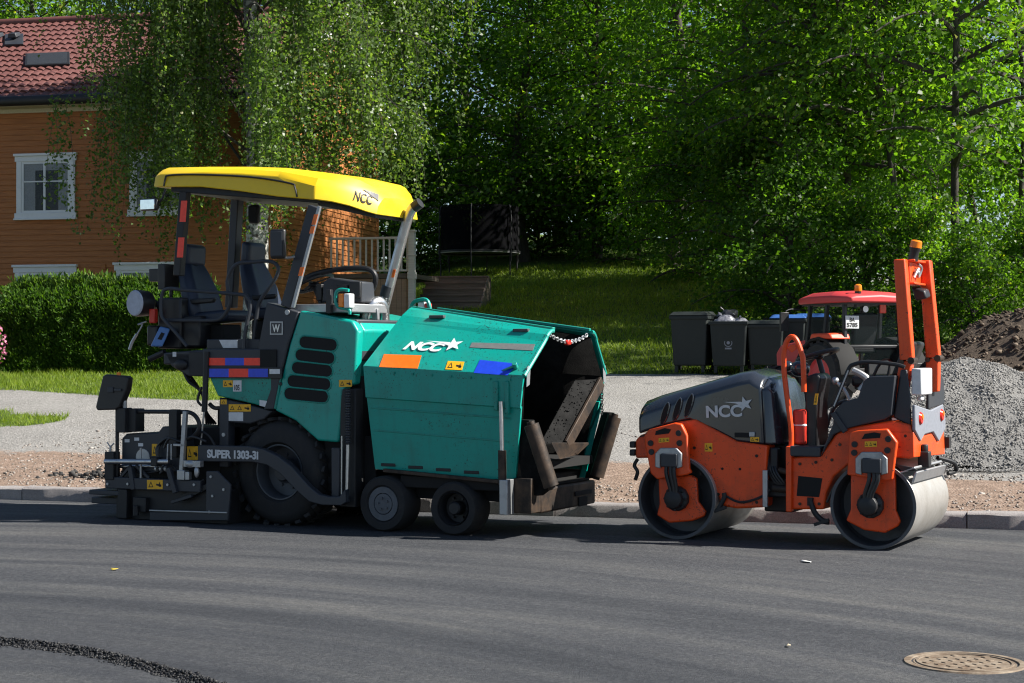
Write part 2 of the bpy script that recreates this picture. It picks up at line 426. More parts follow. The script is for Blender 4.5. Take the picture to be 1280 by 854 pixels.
for (x, y) in ((359, 421.5), (351, 480), (353.5, 437)):
    p = S(x, y, -.02); b = MB(); b.cyl(p, p + V((0, -.008, 0)), .018, 12); b.build('bolt', M['black'], cw)
sticker(cw, [S(424, 484, -.02), S(440, 483.5, -.02), S(440, 475, -.02), S(424, 475, -.02)], NEAR, 2)

# ---- grey side cheek with the crest
ck = panel('side_cheek', [(333, 378), (373, 390), (360, 430), (351, 467), (342, 512), (329, 512), (338, 487), (338, 440), (322, 437)], -.035, .12, M['grey'])
b = MB(); p = S(359.5, 390.5, -.035); b.cyl(p + V((0, .01, 0)), p - V((0, .012, 0)), .026, 14); b.build('bolt', M['galv'], ck)
e0, e1, e2, e3 = [S(x, y, -.035) for x, y in ((338, 418.5), (354, 418.5), (354, 402), (338, 402))]
em = flat('crest_plate', [e0, e1, e2, e3], NEAR, M['galv'], ck, .008)
flat('crest_field', [e0.lerp(e2, .09), e1.lerp(e3, .09), e2.lerp(e0, .09), e3.lerp(e1, .09)], NEAR, M['dgreytext'], em, .0105)
text('crest_letter', 'W', em, e0.lerp(e2, .2) + V((0, -.011, 0)), UX, UZ, (e1 - e0).length * .6, (e3 - e0).length * .58, M['steel'], 0, .03)

# ---- tank side, dark under panel, stripes
tk = panel('fuel_tank', [(262, 472), (351, 470), (345, 512), (308, 503), (272, 495)], -.03, .55, M['teal_dark'])
sticker(tk, [S(279, 484, -.03), S(291, 484, -.03), S(291, 475.5, -.03), S(279, 475.5, -.03)], NEAR, 2)
lb = flat('noise_label', [S(291.5, 489.5, -.03), S(302, 489.5, -.03), S(302, 475.5, -.03), S(291.5, 475.5, -.03)], NEAR, M['labelwhite'], tk)
text('noise_number', '105', lb, S(293, 488, -.034), UX, UZ, .062, .055, M['dgreytext'], 0, .01)
flat('rating_label', [S(324.5, 507, -.03), S(338, 510.5, -.03), S(338, 502, -.03), S(324.5, 500, -.03)], NEAR, M['labelwhite'], tk)
un = panel('under_panel', [(273, 497), (308, 505), (340, 514), (330, 524), (312, 530), (285, 528)], -.01, .3, M['grey'])
sticker(un, [S(286, 514.5, -.01), S(313.5, 514.5, -.01), S(313.5, 505.5, -.01), S(286, 505.5, -.01)], NEAR, 3)
flat('service_label', [S(286, 526, -.01), S(304, 526.5, -.01), S(304, 515.5, -.01), S(286, 515.5, -.01)], NEAR, M['labelwhite'], un)
sh = MB(); pbox(sh, 253, 436, 338, 472, -.04, .5); sb = sh.build('step_box', M['grey'], paver, .012)
b = MB(); pbox(b, 325, 437, 345, 460, -.052, -.0405); b.build('step_recess', M['pit'], sb)
def stripes(x0, x1, ya, yb, cols, v, parent):
    for k, cname in enumerate(cols):
        xa = x0 + (x1 - x0) * k / len(cols); xb = x0 + (x1 - x0) * (k + 1) / len(cols)
        flat('reflector_strip', [S(xa, yb, v), S(xb, yb, v), S(xb, ya, v), S(xa, ya, v)], NEAR, M[cname], parent, .005)
stripes(258, 329, 447.5, 456.8, ['redstripe', 'bluestripe', 'redstripe'], -.04, sb)
b = MB(); pbox(b, 256, 459, 352, 473, -.055, -.0405); st = b.build('step_plate', M['blackplastic'], sb, .004)
stripes(262, 335, 461, 471.5, ['bluestripe', 'redstripe', 'bluestripe'], -.055, sb)
flat('small_label', [S(337, 467.5, -.055), S(350, 467.5, -.055), S(350, 461.5, -.055), S(337, 461.5, -.055)], NEAR, M['labelwhite'], sb)

# ---- operator platform
b = MB(); a = S(204, 437, .0); c = S(470, 400, .0); d = S(378, 392, 0)
b.span((a.x, .0, 1.58), (S(330, 437, 0).x, HW - .05, 1.70)); b.span((S(330, 400, 0).x + .02, .05, 1.62), (S(470, 400, .4).x, HW - .05, d.z - .06))
b.build('platform', M['grey'], paver, .015)
b = MB(); pbox(b, 258, 424, 330, 437, .02, .5); b.build('seat_plinth', M['grey'], paver, .01)
flat('toe_plate', [S(279, 435, .02), S(297, 435, .02), S(297, 425, .02), S(274, 425, .02)], NEAR, M['labelwhite'], paver)
b = MB(); pbox(b, 358, 380, 440, 391, .06, .75); b.build('floor_ledge', M['galv'], paver, .01)

def seat(x, y, v0, name='operator_seat'):
    o = S(x, y, v0); w = .52
    se = MB()
    pr = [(-.02, .02), (.50, .05), (.54, .13), (.48, .17), (.10, .14), (.0, .12)]
    se.hull([o + V((p[0], .02, p[1])) for p in pr], [o + V((p[0], w - .02, p[1])) for p in pr]); seat_o = se.build(name, M['leather'], paver, .04, 3)
    b = MB()                                                  # backrest: wide at the bottom, narrow shoulders, leaning back
    rings = []
    for (x_, z_, t, hw) in ((.02, .08, .13, .24), (-.02, .2, .16, .26), (-.07, .38, .15, .25), (-.12, .55, .12, .215), (-.15, .66, .10, .175)):
        m = w / 2; fr = x_ + t
        rings.append([o + V(p) for p in ((x_, m - hw, z_), (fr - .04, m - hw - .01, z_), (fr + .02, m - hw + .07, z_), (fr - .015, m, z_), (fr + .02, m + hw - .07, z_), (fr - .04, m + hw + .01, z_), (x_, m + hw, z_), (x_ - .025, m, z_))])
    b.loft(rings, True, True); b.build('backrest', M['leather'], seat_o, .02, 2, 60)
    b = MB(); b.hull([o + V((x_ - .19 + .03, w / 2 - .16, z_)) for x_, z_ in ((0, .63), (.13, .63), (.14, .85), (.02, .87))], [o + V((x_ - .19 + .03, w / 2 + .16, z_)) for x_, z_ in ((0, .63), (.13, .63), (.14, .85), (.02, .87))])
    b.build('headrest', M['leather'], seat_o, .04, 3)
    b = MB(); b.span(o + V((.0, .1, -.22)), o + V((.42, w - .1, .02))); b.build('seat_suspension', M['pit'], seat_o, .02)
    b = MB(); b.hull([o + V((p[0], .0, p[1])) for p in ((.02, .22), (.36, .24), (.38, .29), (.02, .28))], [o + V((p[0], .055, p[1])) for p in ((.02, .22), (.36, .24), (.38, .29), (.02, .28))]); b.build('armrest', M['blackplastic'], seat_o, .015)
    return seat_o
seat(230, 408, .22); s2 = seat(307, 402, 1.02)
# seat consoles
b = MB(); pbox(b, 197, 372, 226, 436, .10, .55); pbox(b, 205, 395, 250, 434, .14, .5); b.build('seat_console', M['blackplastic'], paver, .02)
b = MB(); pbox(b, 197, 330, 206, 362, .16, .4); pbox(b, 186, 336, 200, 352, .2, .3)
b.tube([S(206, 345, .3), S(213, 350, .3), S(214, 372, .3)], .02, 8); b.build('rear_console', M['blackplastic'], paver, .015)

# ---- handrails
def rail(pts, v, r=.019, name='handrail', mat='grey', v2=None):
    b = MB(); n = len(pts); b.tube([S(x, y, v if v2 is None else v + (v2 - v) * i / (n - 1)) for i, (x, y) in enumerate(pts)], r, 10, 4)
    return b.build(name, M[mat], paver)
rail([(305, 436), (306, 420), (309, 403), (313, 381), (309, 372), (299, 368), (234, 363), (210, 361), (202.5, 369), (201.5, 392), (207, 402), (218, 414), (234, 433)], -.02)
rail([(207, 400.5), (240, 400.5), (270, 400), (281, 393), (288, 376), (284, 352), (295, 331), (318, 327.5), (339, 327), (348, 335), (344, 349), (327, 373), (321.5, 390), (316, 434)], .05)

# ---- canopy posts
def post(p0, p1, w, d, mat, name): b = MB(); b.bar(p0, p1, w, d, (1, 0, 0)); return b.build(name, M[mat], paver, .01)
pa = post(S(223.5, 345, .08), S(231.5, 240, .08), .085, .09, 'black', 'canopy_post')
def post_strip(pair0, pair1, v, mat, parent): flat('reflector_strip', [S(*pair0[0], v), S(*pair0[1], v), S(*pair1[1], v), S(*pair1[0], v)], NEAR, M[mat], parent, .004)
for (ya, yb) in ((251, 277.5), (297, 322)):
    t0 = (345 - ya) / 105 * 8; t1 = (345 - yb) / 105 * 8
    post_strip(((219.5 + t1, yb), (227 + t1, yb)), ((219.5 + t0, ya), (227 + t0, ya)), .034, 'redstripe', pa)
post(S(289, 385, 1.25), S(297, 245, 1.25), .11, .1, 'grey', 'canopy_post')
pc = post(S(359, 384, .0), S(394, 258, .0), .075, .12, 'grey', 'canopy_post')
b = MB(); b.bar(S(366.5, 384, -.055), S(399.5, 258, -.055), .028, .03, (1, 0, 0)); b.build('post_edge', M['galv'], pc)
for (ya, yb) in ((268, 281), (283, 292), (334, 345)):
    f = lambda y: 366.5 + (384 - y) / 126 * 33
    post_strip(((f(yb) - 4, yb), (f(yb) + 1, yb)), ((f(ya) - 4, ya), (f(ya) + 1, ya)), -.0705, 'orstripe', pc)
# exhaust pipe and front post
pd = MB(); pd.tube([S(480, 386, 1.0), S(505, 290, 1.0), S(513.5, 264, 1.0), S(520, 257, 1.0)], .052, 14, 5); pdo = pd.build('exhaust_pipe', M['steel'], paver)
b = MB(); b.cyl(S(517.5, 259.5, 1.0), S(525.5, 253.5, 1.0), .056, 14); b.build('pipe_tip', M['blackplastic'], pdo)
b = MB(); b.cyl(S(482, 371, 1.0), S(485.5, 358, 1.0), .066, 14); b.build('pipe_clamp', M['grey'], pdo)
flat('reflector_strip', [S(489, 347, .945), S(492.5, 347, .945), S(495, 337, .945), S(491.5, 337, .945)], NEAR, M['orstripe'], pdo, .004)
b = MB(); b.tube([S(455, 403, .55), S(458, 390, .55), S(465, 380, .58), S(474, 378, .66), S(479, 386, .72), S(480, 402, .75)], .058, 14, 5); b.build('pipe_elbow', M['steel'], paver)
b = MB(); pbox(b, 464, 386, 472, 400, .5, .54); b.build('pipe_bracket', M['galv'], paver, .005)

# ---- yellow canopy: cross sections along its length
Wc = HW
st_ = [(192, .03), (199, 0), (250, 0), (300, 0), (345, 0), (392, 0), (414, .10), (436, .22), (458, .37), (471, .46)]
xs = [S(x, 230, v).x for x, v in st_]; v0 = [v for x, v in st_]
zb = [S(x, y, v).z for (x, v), y in zip(st_, (233.5, 233.5, 233.5, 239, 245.5, 249.5, 252.5, 257.5, 265, 268.5))]
zm = [S(x, y, v).z for (x, v), y in zip(st_, (221, 218, 215.5, 217, 220.5, 232.5, 236, 241.5, 250, 258))]
cin = [.14, .16, .2, .2, .2, .2, .2, .2, .18, .14]
zt = [S(x, y, v + c).z for (x, v), y, c in zip(st_, (213.5, 210.5, 209.5, 209.5, 211, 216.5, 220, 226, 236, 248), cin)]
rings = []
for i in range(len(xs)):
    f = .02
    rings.append([V((xs[i], v0[i], zb[i])), V((xs[i], v0[i] + .025, zm[i])), V((xs[i], v0[i] + .08, zm[i] + (zt[i] - zm[i]) * .55)), V((xs[i], v0[i] + cin[i], zt[i])), V((xs[i], Wc / 2, zt[i] + .015)),
                  V((xs[i], Wc - v0[i] - cin[i], zt[i])), V((xs[i], Wc - v0[i] - .08, zm[i] + (zt[i] - zm[i]) * .55)), V((xs[i], Wc - v0[i] - .025, zm[i])), V((xs[i], Wc - v0[i], zb[i]))])
b = MB(); b.loft(rings, True, True); cn = b.build('canopy', M['yellow'], paver, .010, 2, 22)
# groove line of the side panel
b = MB(); gp = [(205, 233), (207, 222.5), (211, 219.3), (240, 218.2), (290, 219.8), (330, 223.3), (364, 229.6), (368.5, 234), (371.5, 246.5)]
b.tube([S(x, y, .004) for x, y in gp], .010, 6, 4); b.build('panel_groove', M['pictoblack'], cn)
b = MB()
for f in (lambda v: v, lambda v: Wc - v):
    pass
lo_ = [(xs[1] + .1, .06, zb[1] - .05), (xs[2], .06, zb[2] - .07), (xs[4], .06, zb[4] - .03), (xs[5], .08, zb[5] - .03), (xs[5], .08, zb[5] + .05), (xs[1] + .1, .06, zb[1] + .02)]
b.hull([V(p) for p in lo_], [V((p[0], Wc - p[1], p[2])) for p in lo_])
b.build('canopy_lining', M['black'], cn, .01)
b = MB(); lo_ = [(xs[5] - .02, .10, zb[5] - .045), (xs[9] - .04, .50, zb[9] - .03), (xs[9] - .04, .50, zb[9] + .03), (xs[5] - .02, .1, zb[5] + .02)]
b.hull([V(p) for p in lo_], [V((p[0], Wc - p[1], p[2])) for p in lo_]); b.build('front_lining', M['black'], cn, .01)
# lettering on the slanted front flank
def rp(i, k, t, kk=None):
    return rings[i][k].lerp(rings[i + 1][k], t)
cp0 = rings[6][1]; cp1 = rings[8][1]; cp2 = rings[7][2]
cn_r = (cp1 - cp0).normalized(); cn_u = (cp2 - cp0); cn_u = (cn_u - cn_r * cn_u.dot(cn_r)).normalized(); cn_n = cn_r.cross(cn_u)
pl = lambda x, y: P.hit(x, y, cp0 + cn_n * .01, cn_n)
q0 = pl(441, 250.5); q1 = pl(466, 256.5); lr = (q1 - q0).normalized(); lu = cn_n.cross(lr)
drape(text('canopy_lettering', 'NCC', cn, q0, lr, lu, (q1 - q0).length, .105, M['dgreytext'], .2, .02), cn, cn_n)
qs = pl(472, 244.5); b = MB()
for k in range(6): b.add([qs + lr * (-.15 + .03 * k) + lu * .035, qs + lr * (-.12 + .03 * k) + lu * .035, qs + lr * (-.12 + .03 * k) + lu * (.02 - .012 * k), qs + lr * (-.15 + .03 * k) + lu * (.03 - .012 * k)], [(0, 1, 2, 3)])
drape(b.build('canopy_star', M['dgreytext'], cn, smooth=0), cn, cn_n)

# ---- mirrors, lamps
def mirror(pxc, pyc, w, h, v, name, glass='blackplastic', arm=None, back=None):
    c = S(pxc, pyc, v); b = MB(); b.box(c, (w, .06, h)); o = b.build(name, M['blackplastic'], paver, .025, 3)
    g = MB(); g.box(c + V((0, -.036, 0)), (w * .82, .008, h * .82)); g.build('mirror_face', M[glass], o, .01)
    if arm: r = MB(); r.tube([S(x, y, v + .02) for x, y in arm], .012, 8); r.build('mirror_arm', M['galv' if glass != 'mirror' else 'black'], o)
    return o
mirror(187, 256, .22, .125, -.05, 'side_mirror', 'mirror', [(196, 256), (203, 248), (207, 236)])
mirror(348, 305, .17, .29, -.12, 'side_mirror', 'grey', [(352, 292), (351, 310), (356, 322), (368, 321)])
mirror(318, 268, .13, .2, 1.1, 'work_lamp', 'pit')
b = MB(); c = S(168, 379, -.05); ax = V((-.22, -.97, 0)).normalized(); b.lathe([(0, .0), (.122, .0), (.136, .012), (.138, .05), (.13, .16), (.08, .22), (0, .22)], c, -ax, 32); ld = b.build('lamp_drum', M['blackplastic'], paver)
b = MB(); b.lathe([(0, -.006), (.122, -.006), (.132, .004), (.134, .012)], c, -ax, 32); b.build('drum_face', M['paledisc'], ld)
b = MB(); b.tube([c - ax * .18, c - ax * .28 + V((0, 0, .0)), S(200, 385, .2)], .035, 8); b.build('drum_arm', M['black'], ld)
b = MB(); b.hull([S(188, 433, -.02), S(203, 433.5, -.02), S(213, 411, -.02), S(200, 408, -.02)], [S(188, 433, .12) , S(203, 433.5, .12), S(213, 411, .12), S(200, 408, .12)]); bb = b.build('tool_box', M['bluebox'], paver, .012)
flat('box_recess', [S(197, 424, -.02), S(202, 425, -.02), S(206, 417, -.02), S(202, 415.5, -.02)], NEAR, M['pit'], bb, .004)
b = MB(); pbox(b, 183, 407, 196, 432, .05, .2); b.build('console_foot', M['blackplastic'], paver, .02)
b = MB(); pbox(b, 186, 386, 193, 404, .0, .06); b.build('red_lever_box', M['redcan'], paver, .01)
b = MB(); b.tube([S(183, 402, .0), S(172, 406, -.02), S(178, 406, -.02), S(168, 424, -.02), S(163, 437, -.02)], .008, 6); b.tube([S(171, 418, -.02), S(165, 428, -.02), S(162, 437, -.02)], .016, 6); b.build('hanging_strap', M['galv'], paver)

# ---- steering console
b = MB(); b.hull([S(x, y, .35) for x, y in ((402, 378), (404, 352), (412, 347), (450, 352), (452, 378))], [S(x, y, .35) + V((0, .26, 0)) for x, y in ((402, 378), (404, 352), (412, 347), (450, 352), (452, 378))]); b.build('dashboard', M['grey'], paver, .015)
for q in ((436, 352, 450, 372, .3, .345), (420, 356, 434, 366, .3, .345), (395, 355, 402, 376, .4, .7)): b = MB(); pbox(b, *q); b.build('instrument_pod', M['blackplastic'], paver, .01)
c = S(392, 354, .62); b = MB(); ax = V((-.42, 0, .9)).normalized(); x1 = ax.orthogonal().normalized(); y1 = ax.cross(x1)
b.tube([c + (x1 * math.cos(t) + y1 * math.sin(t)) * .2 for t in [2 * math.pi * k / 24 for k in range(25)]], .022, 8, 1, False)
b.ball(c - ax * .02, .06, (1, 1, .6)); b.cyl(c, c - ax * .3, .03)
for k in range(3): b.bar(c, c + (x1 * math.cos(k * 2.1) + y1 * math.sin(k * 2.1)) * .2, .03, .015)
b.build('steering_wheel', M['blackplastic'], paver)
b = MB(); b.tube([S(372, 357, .5), S(390, 344, .5), S(425, 336.5, .55), S(458, 336, .6), S(469, 345, .62), S(466, 361, .64), S(452, 380, .65), S(446, 390, .65)], .028, 10, 5); b.build('wrap_rail', M['blackplastic'], paver)
b = MB(); b.tube([S(437, 393, .02), S(436, 387, .02), S(424, 384, .02), S(419.5, 378, .02), S(420, 366, .02), S(426, 362, .02), S(436, 363, .02)], .017, 8); lg = b.build('lamp_guard', M['teal'], paver)
b = MB(); pbox(b, 422.5, 367, 429, 384, -.01, .08); b.build('indicator_lens', M['amber'], lg, .01)
b = MB(); pbox(b, 429.5, 367, 437, 385, -.01, .08); b.build('headlight', M['lens'], lg, .01)
b = MB(); pbox(b, 407, 362, 413, 392, .0, .05); b.build('lamp_post', M['blackplastic'], lg, .006)

# ---- rear frame, console under the platform
b = MB(); b.prism([S(x, y, .0) for x, y in ((205, 441), (254, 437), (256, 471), (234, 470), (214, 458))], .0, .5); rc = b.build('rear_bulkhead', M['grey'], paver, .015)
flat('small_label', [S(216, 446, 0), S(220.5, 446, 0), S(220.5, 440, 0), S(216, 440, 0)], NEAR, M['labelwhite'], rc)
b = MB(); b.ball(S(226, 456, -.02), .07, (1.2, .6, .8)); b.build('hose_coupling', M['black'], rc); b = MB(); pbox(b, 236, 440, 254, 470, -.012, .02); b.build('valve_plate', M['black'], rc, .005); b = MB(); b.cyl(S(187, 449, .05), S(206, 440, .05), .03, 10); b.build('hose_stub', M['black'], rc)
b = MB()
for k in range(5):
    dv = .02 + .05 * k; b.tube([S(228 + k, 462, dv), S(236 + 2 * k, 478, dv), S(250 + k, 488 + 2 * k, dv), S(256, 504 + 2 * k, dv), S(258 + 3 * k, 530, dv + .1)], .012, 6)
b.tube([S(252, 484, 0), S(247, 500, 0), S(252, 507, 0)], .014, 6)
b.tube([S(262, 505, 0), S(268, 510, 0), S(280, 512, 0.05), S(290, 530, .1)], .022, 8)
b.build('hydraulic_hoses', M['blackplastic'], paver)

# ---- levelling cylinders
b = MB(); b.cyl(S(255.5, 515, -.05), S(258.5, 440, -.05), .03, 14); cy = b.build('screed_lift_cylinder', M['black'], paver)
b = MB(); b.cyl(S(250.5, 560, -.05), S(255.5, 512, -.05), .011, 10); b.build('cylinder_rod', M['steel'], cy)
b = MB(); pbox(b, 274, 500, 285, 584, -.02, .1); co_ = b.build('rear_column', M['grey'], paver, .008)
sticker(co_, [S(276, 505.5, -.02), S(283.5, 505.5, -.02), S(283.5, 499.5, -.02), S(276, 499.5, -.02)], NEAR, 1)
b = MB(); p = S(280, 543.5, -.02); b.cyl(p, p - V((0, .012, 0)), .02, 10); b.build('bolt', M['galv'], co_)
b = MB(); pbox(b, 425, 486, 444, 634, -.02, .12); gc = b.build('lift_guide', M['black'], paver, .008)
b = MB(); b.cyl(S(435, 556, -.07), S(435, 486, -.07), .022, 12)
for k in range(22):
    p = S(435, 486 + 70 * k / 22, -.07); b.lathe([(.022, 0), (.034, .006), (.022, .013)], p, (0, 0, -1), 12)
b.build('spring_sleeve', M['grey'], gc)
b = MB(); b.cyl(S(433.5, 622, -.07), S(435, 552, -.07), .017, 10); b.cyl(S(427, 620, -.05), S(427.5, 545, -.05), .009, 8); b.build('guide_rod', M['steel'], gc)
b = MB(); pbox(b, 414, 560, 424, 624, -.06, .0); b.build('arm_hanger', M['grey'], gc, .008)

# ---- tow arm
arm = [(247, 556.5), (312, 558), (330, 562), (347, 570), (365, 584), (385, 607), (398, 618), (410, 621), (424, 621), (431, 612), (432, 628), (426, 632), (402, 631.5), (386, 627), (370, 613), (350, 592), (333, 581), (315, 577.5), (247, 577)]
ta = panel('tow_arm', arm, -.16, -.08, M['grey'], bevel=.008)
t0 = S(259, 572.5, -.162); t1 = S(323, 574, -.162); text('arm_lettering', 'SUPER 1303-3i', ta, t0, UX, UZ, (t1 - t0).x, .085, M['lettergrey'], 0, .045)

# ---- screed at the back
scr = paver
def sp(name, mat, fn, bevel=.008, **k): b = MB(); fn(b); return b.build(name, M[mat], scr, bevel, **k)
vs = -.22
sp('screed', 'black', lambda b: (pbox(b, 145, 610, 284, 652, vs + .08, HW + .1), pbox(b, 152, 572, 250, 612, vs + .25, HW)), .01)
scr = [o for o in paver.children if o.name == 'screed'][0]
sp('end_plate', 'grey', lambda b: b.prism([S(x, y, vs) for x, y in ((257.5, 589), (271.5, 589), (288, 606), (285, 651), (187, 651), (187, 640), (257.5, 640))], vs, vs + .03))
sp('wear_strip', 'galv', lambda b: b.bar(S(187, 638, vs - .005), S(284, 641, vs - .005), .02, .014), .003)
sp('side_beam', 'grey', lambda b: pbox(b, 131, 598.5, 250, 613, vs, vs + .09))
sticker(scr, [S(184, 611.5, vs), S(203.5, 611.5, vs), S(203.5, 600, vs), S(184, 600, vs)], NEAR, 2)
sp('foot_ledge', 'grey', lambda b: (pbox(b, 111, 613, 150, 619, vs, vs + .5), pbox(b, 114, 622, 150, 630, vs + .1, vs + .6)))
for (q0, q1, w_, d_) in ((S(168, 612, vs + .02), S(164, 584, vs + .02), .06, .05), (S(220, 616, vs - .01), S(211, 585, vs - .01), .05, .05), (S(150, 598, vs + .05), S(164, 582, vs + .05), .03, .03), (S(187, 598, vs + .05), S(170, 582, vs + .05), .03, .03), (S(215, 628, vs), S(240, 620, vs), .04, .03)): sp('brace', 'grey', lambda b: b.bar(q0, q1, w_, d_), .004)
sp('slide_rod', 'steel', lambda b: (b.cyl(S(131, 577, vs - .02), S(211, 577, vs - .02), .027, 16), b.cyl(S(140, 583, vs + .1), S(205, 583, vs + .1), .02, 12)))
sp('rod_clamp', 'black', lambda b: pbox(b, 188, 572, 195, 583, vs - .06, vs + .05))
sp('end_post', 'black', lambda b: (pbox(b, 130.5, 565, 141.5, 600, vs - .01, vs + .1), b.cyl(S(146.5, 600, vs + .05), S(146.5, 512, vs + .05), .02, 10)))
sp('crank_handle', 'galv', lambda b: (b.cyl(S(138, 566, vs + .04), S(138, 558, vs + .04), .012, 8), b.tube([S(134, 553, vs + .04), S(138, 558, vs + .04), S(142.5, 554, vs + .04)], .008, 6)))
sp('support_block', 'black', lambda b: (pbox(b, 145.5, 510, 156, 541, vs + .0, vs + .12), pbox(b, 158, 511, 169, 540, vs + .05, vs + .2)))
sp('rail_tube', 'blackplastic', lambda b: b.tube([S(166, 514.5, vs + .1), S(220, 515, vs + .1), S(238, 516, vs + .1), S(247, 524, vs + .1), S(249, 536, vs + .1), S(240, 547, vs + .1), S(228, 550, vs + .1)], .023, 10))
sp('height_post', 'black', lambda b: pbox(b, 210.5, 512, 220.5, 572, vs + .02, vs + .1))
sp('height_spindle', 'galv', lambda b: (b.bar(S(232, 514, vs), S(227, 592, vs), .045, .04, (0, 1, 0)), pbox(b, 221, 588, 230, 600, vs - .03, vs + .05), pbox(b, 216, 555, 230, 558, vs - .02, vs + .02), b.bar(S(210, 555, vs - .03), S(209, 575, vs - .03), .012, .012), b.bar(S(214, 555, vs - .03), S(214, 575, vs - .03), .012, .012)), .004)
sp('vibrator_housing', 'grey', lambda b: b.prism([S(x, y, vs + .1) for x, y in ((152, 575), (152, 548), (158, 542), (197, 541), (203, 533), (228, 535), (232, 560), (232, 590), (152, 590))], vs + .1, vs + .8), .012)
b = MB(); b.lathe([(0, -.008), (.088, -.008), (.09, .0)], S(179, 572, vs + .1), (0, 1, 0), 28); b.build('bearing_cover', M['galv'], scr)
b = MB(); [b.tube([S(198, 575, vs + .05), S(196 + k, 560, vs + .06), S(208, 548, vs + .06 + .03 * k), S(230, 545 + k, vs + .08)], .014, 6) for k in range(3)]; b.build('screed_hoses', M['blackplastic'], scr)
sticker(scr, [S(190, 570, vs + .098), S(197, 570, vs + .098), S(197, 555, vs + .098), S(190, 555, vs + .098)], NEAR, 1)
sticker(scr, [S(234, 575, vs + .095), S(248, 575, vs + .095), S(248, 558, vs + .095), S(234, 558, vs + .095)], NEAR, 2)
sp('valve_block', 'galv', lambda b: (b.ball(S(238, 580, vs - .0), .05, (1.3, .7, .8)), b.ball(S(246, 590, vs), .045, (.6, .6, 1.3)), pbox(b, 229, 576, 250, 584, vs - .02, vs + .04), pbox(b, 231, 590, 236, 600, vs - .02, vs + .03)), .004)
sp('auger_guard', 'pit', lambda b: (pbox(b, 232, 535, 275, 600, vs + .25, HW), pbox(b, 250, 560, 300, 640, .05, HW - .05)))
sp('bottom_bracket', 'black', lambda b: (pbox(b, 147, 612, 158, 648, vs, vs + .1), pbox(b, 166, 622, 182, 640, vs + .02, vs + .1), b.cyl(S(170, 632, vs), S(170, 645, vs), .03)), .006)
for (x, y) in ((135, 605), (160, 605), (210, 606), (243, 606), (264, 596), (266, 620), (262, 640), (280, 612)):
    b = MB(); p = S(x, y, vs); b.cyl(p + V((0, .004, 0)), p - V((0, .012, 0)), .014, 8); b.build('bolt', M['galv'], scr)
for k, (x, y) in enumerate(((159, 551), (171, 549), (176, 556))):
    flat('small_label', [S(x - 3, y + 2, vs + .1), S(x + 3, y + 2, vs + .1), S(x + 3, y - 2, vs + .1), S(x - 3, y - 2, vs + .1)], NEAR, M['labelwhite'], scr)
for k, pts in enumerate((((205, 560), (212, 548), (226, 552), (240, 546), (258, 552)), ((200, 592), (214, 582), (224, 592), (238, 604), (256, 600)), ((152, 590), (162, 584), (178, 592), (200, 588)), ((244, 548), (252, 540), (262, 546), (270, 560)))):
    b = MB(); b.tube([S(x, y, vs + .02 + .03 * k) for x, y in pts], .012, 8); b.build('hydraulic_hose', M['blackplastic'], scr)
b = MB(); b.prism([S(x, y, vs + .03) for x, y in ((225, 619), (262, 603), (264, 609), (228, 627))], vs + .03, vs + .07); b.build('auger_bracket', M['black'], scr, .005)
b = MB(); [b.lathe([(.012, -.012), (.030, -.012), (.030, .012), (.012, .012)], S(196 + 6 * k, 586, vs + .05), (1, 0, 0), 14) for k in range(3)]; b.build('adjuster_nuts', M['galv'], scr)
b = MB(); b.cyl(S(176, 604, vs + .02), S(176, 560, vs + .02), .011, 8); b.build('adjuster_spindle', M['galv'], scr)
# remote panel
pn = [(128, 470), (132, 468), (157, 470), (160, 473), (158, 487), (149, 509), (144, 512.5), (121, 513), (119, 509)]
b = MB(); b.prism([S(x, y, vs - .02) for x, y in pn], vs - .02, vs + .07); rp_ = b.build('control_panel', M['blackplastic'], scr, .015, 3)
for (x0, y0, x1, y1) in ((134, 484, 141, 491), (142, 486, 151, 489)): b = MB(); pbox(b, x0, y0, x1, y1, vs - .035, vs - .02); b.build('panel_display', M['grey'], scr, .004)
b = MB(); b.cyl(S(148.5, 471, vs + .02), S(148.5, 465.5, vs + .02), .022, 14); b.build('stop_button', M['amber'], scr, .004)
b = MB(); b.cyl(S(156, 512, vs + .04), S(156, 501, vs + .04), .022, 12); b.tube([S(156, 502, vs + .04), S(148, 501, vs + .02), S(142, 505, vs)], .012, 8); b.build('panel_bracket', M['galv'], scr)

# ---- hopper
vN = -.05
A1 = S(455, 458, vN); A2 = S(655, 470, vN); B1 = S(512, 384.5, .55); B2 = P.hit(689, 412.5, A1, (B1 - A1).cross(A2 - A1).normalized()); C1 = S(470, 586, .08); C2 = S(645, 602, .08)
def mir(p): return V((p.x, HW - p.y, p.z))
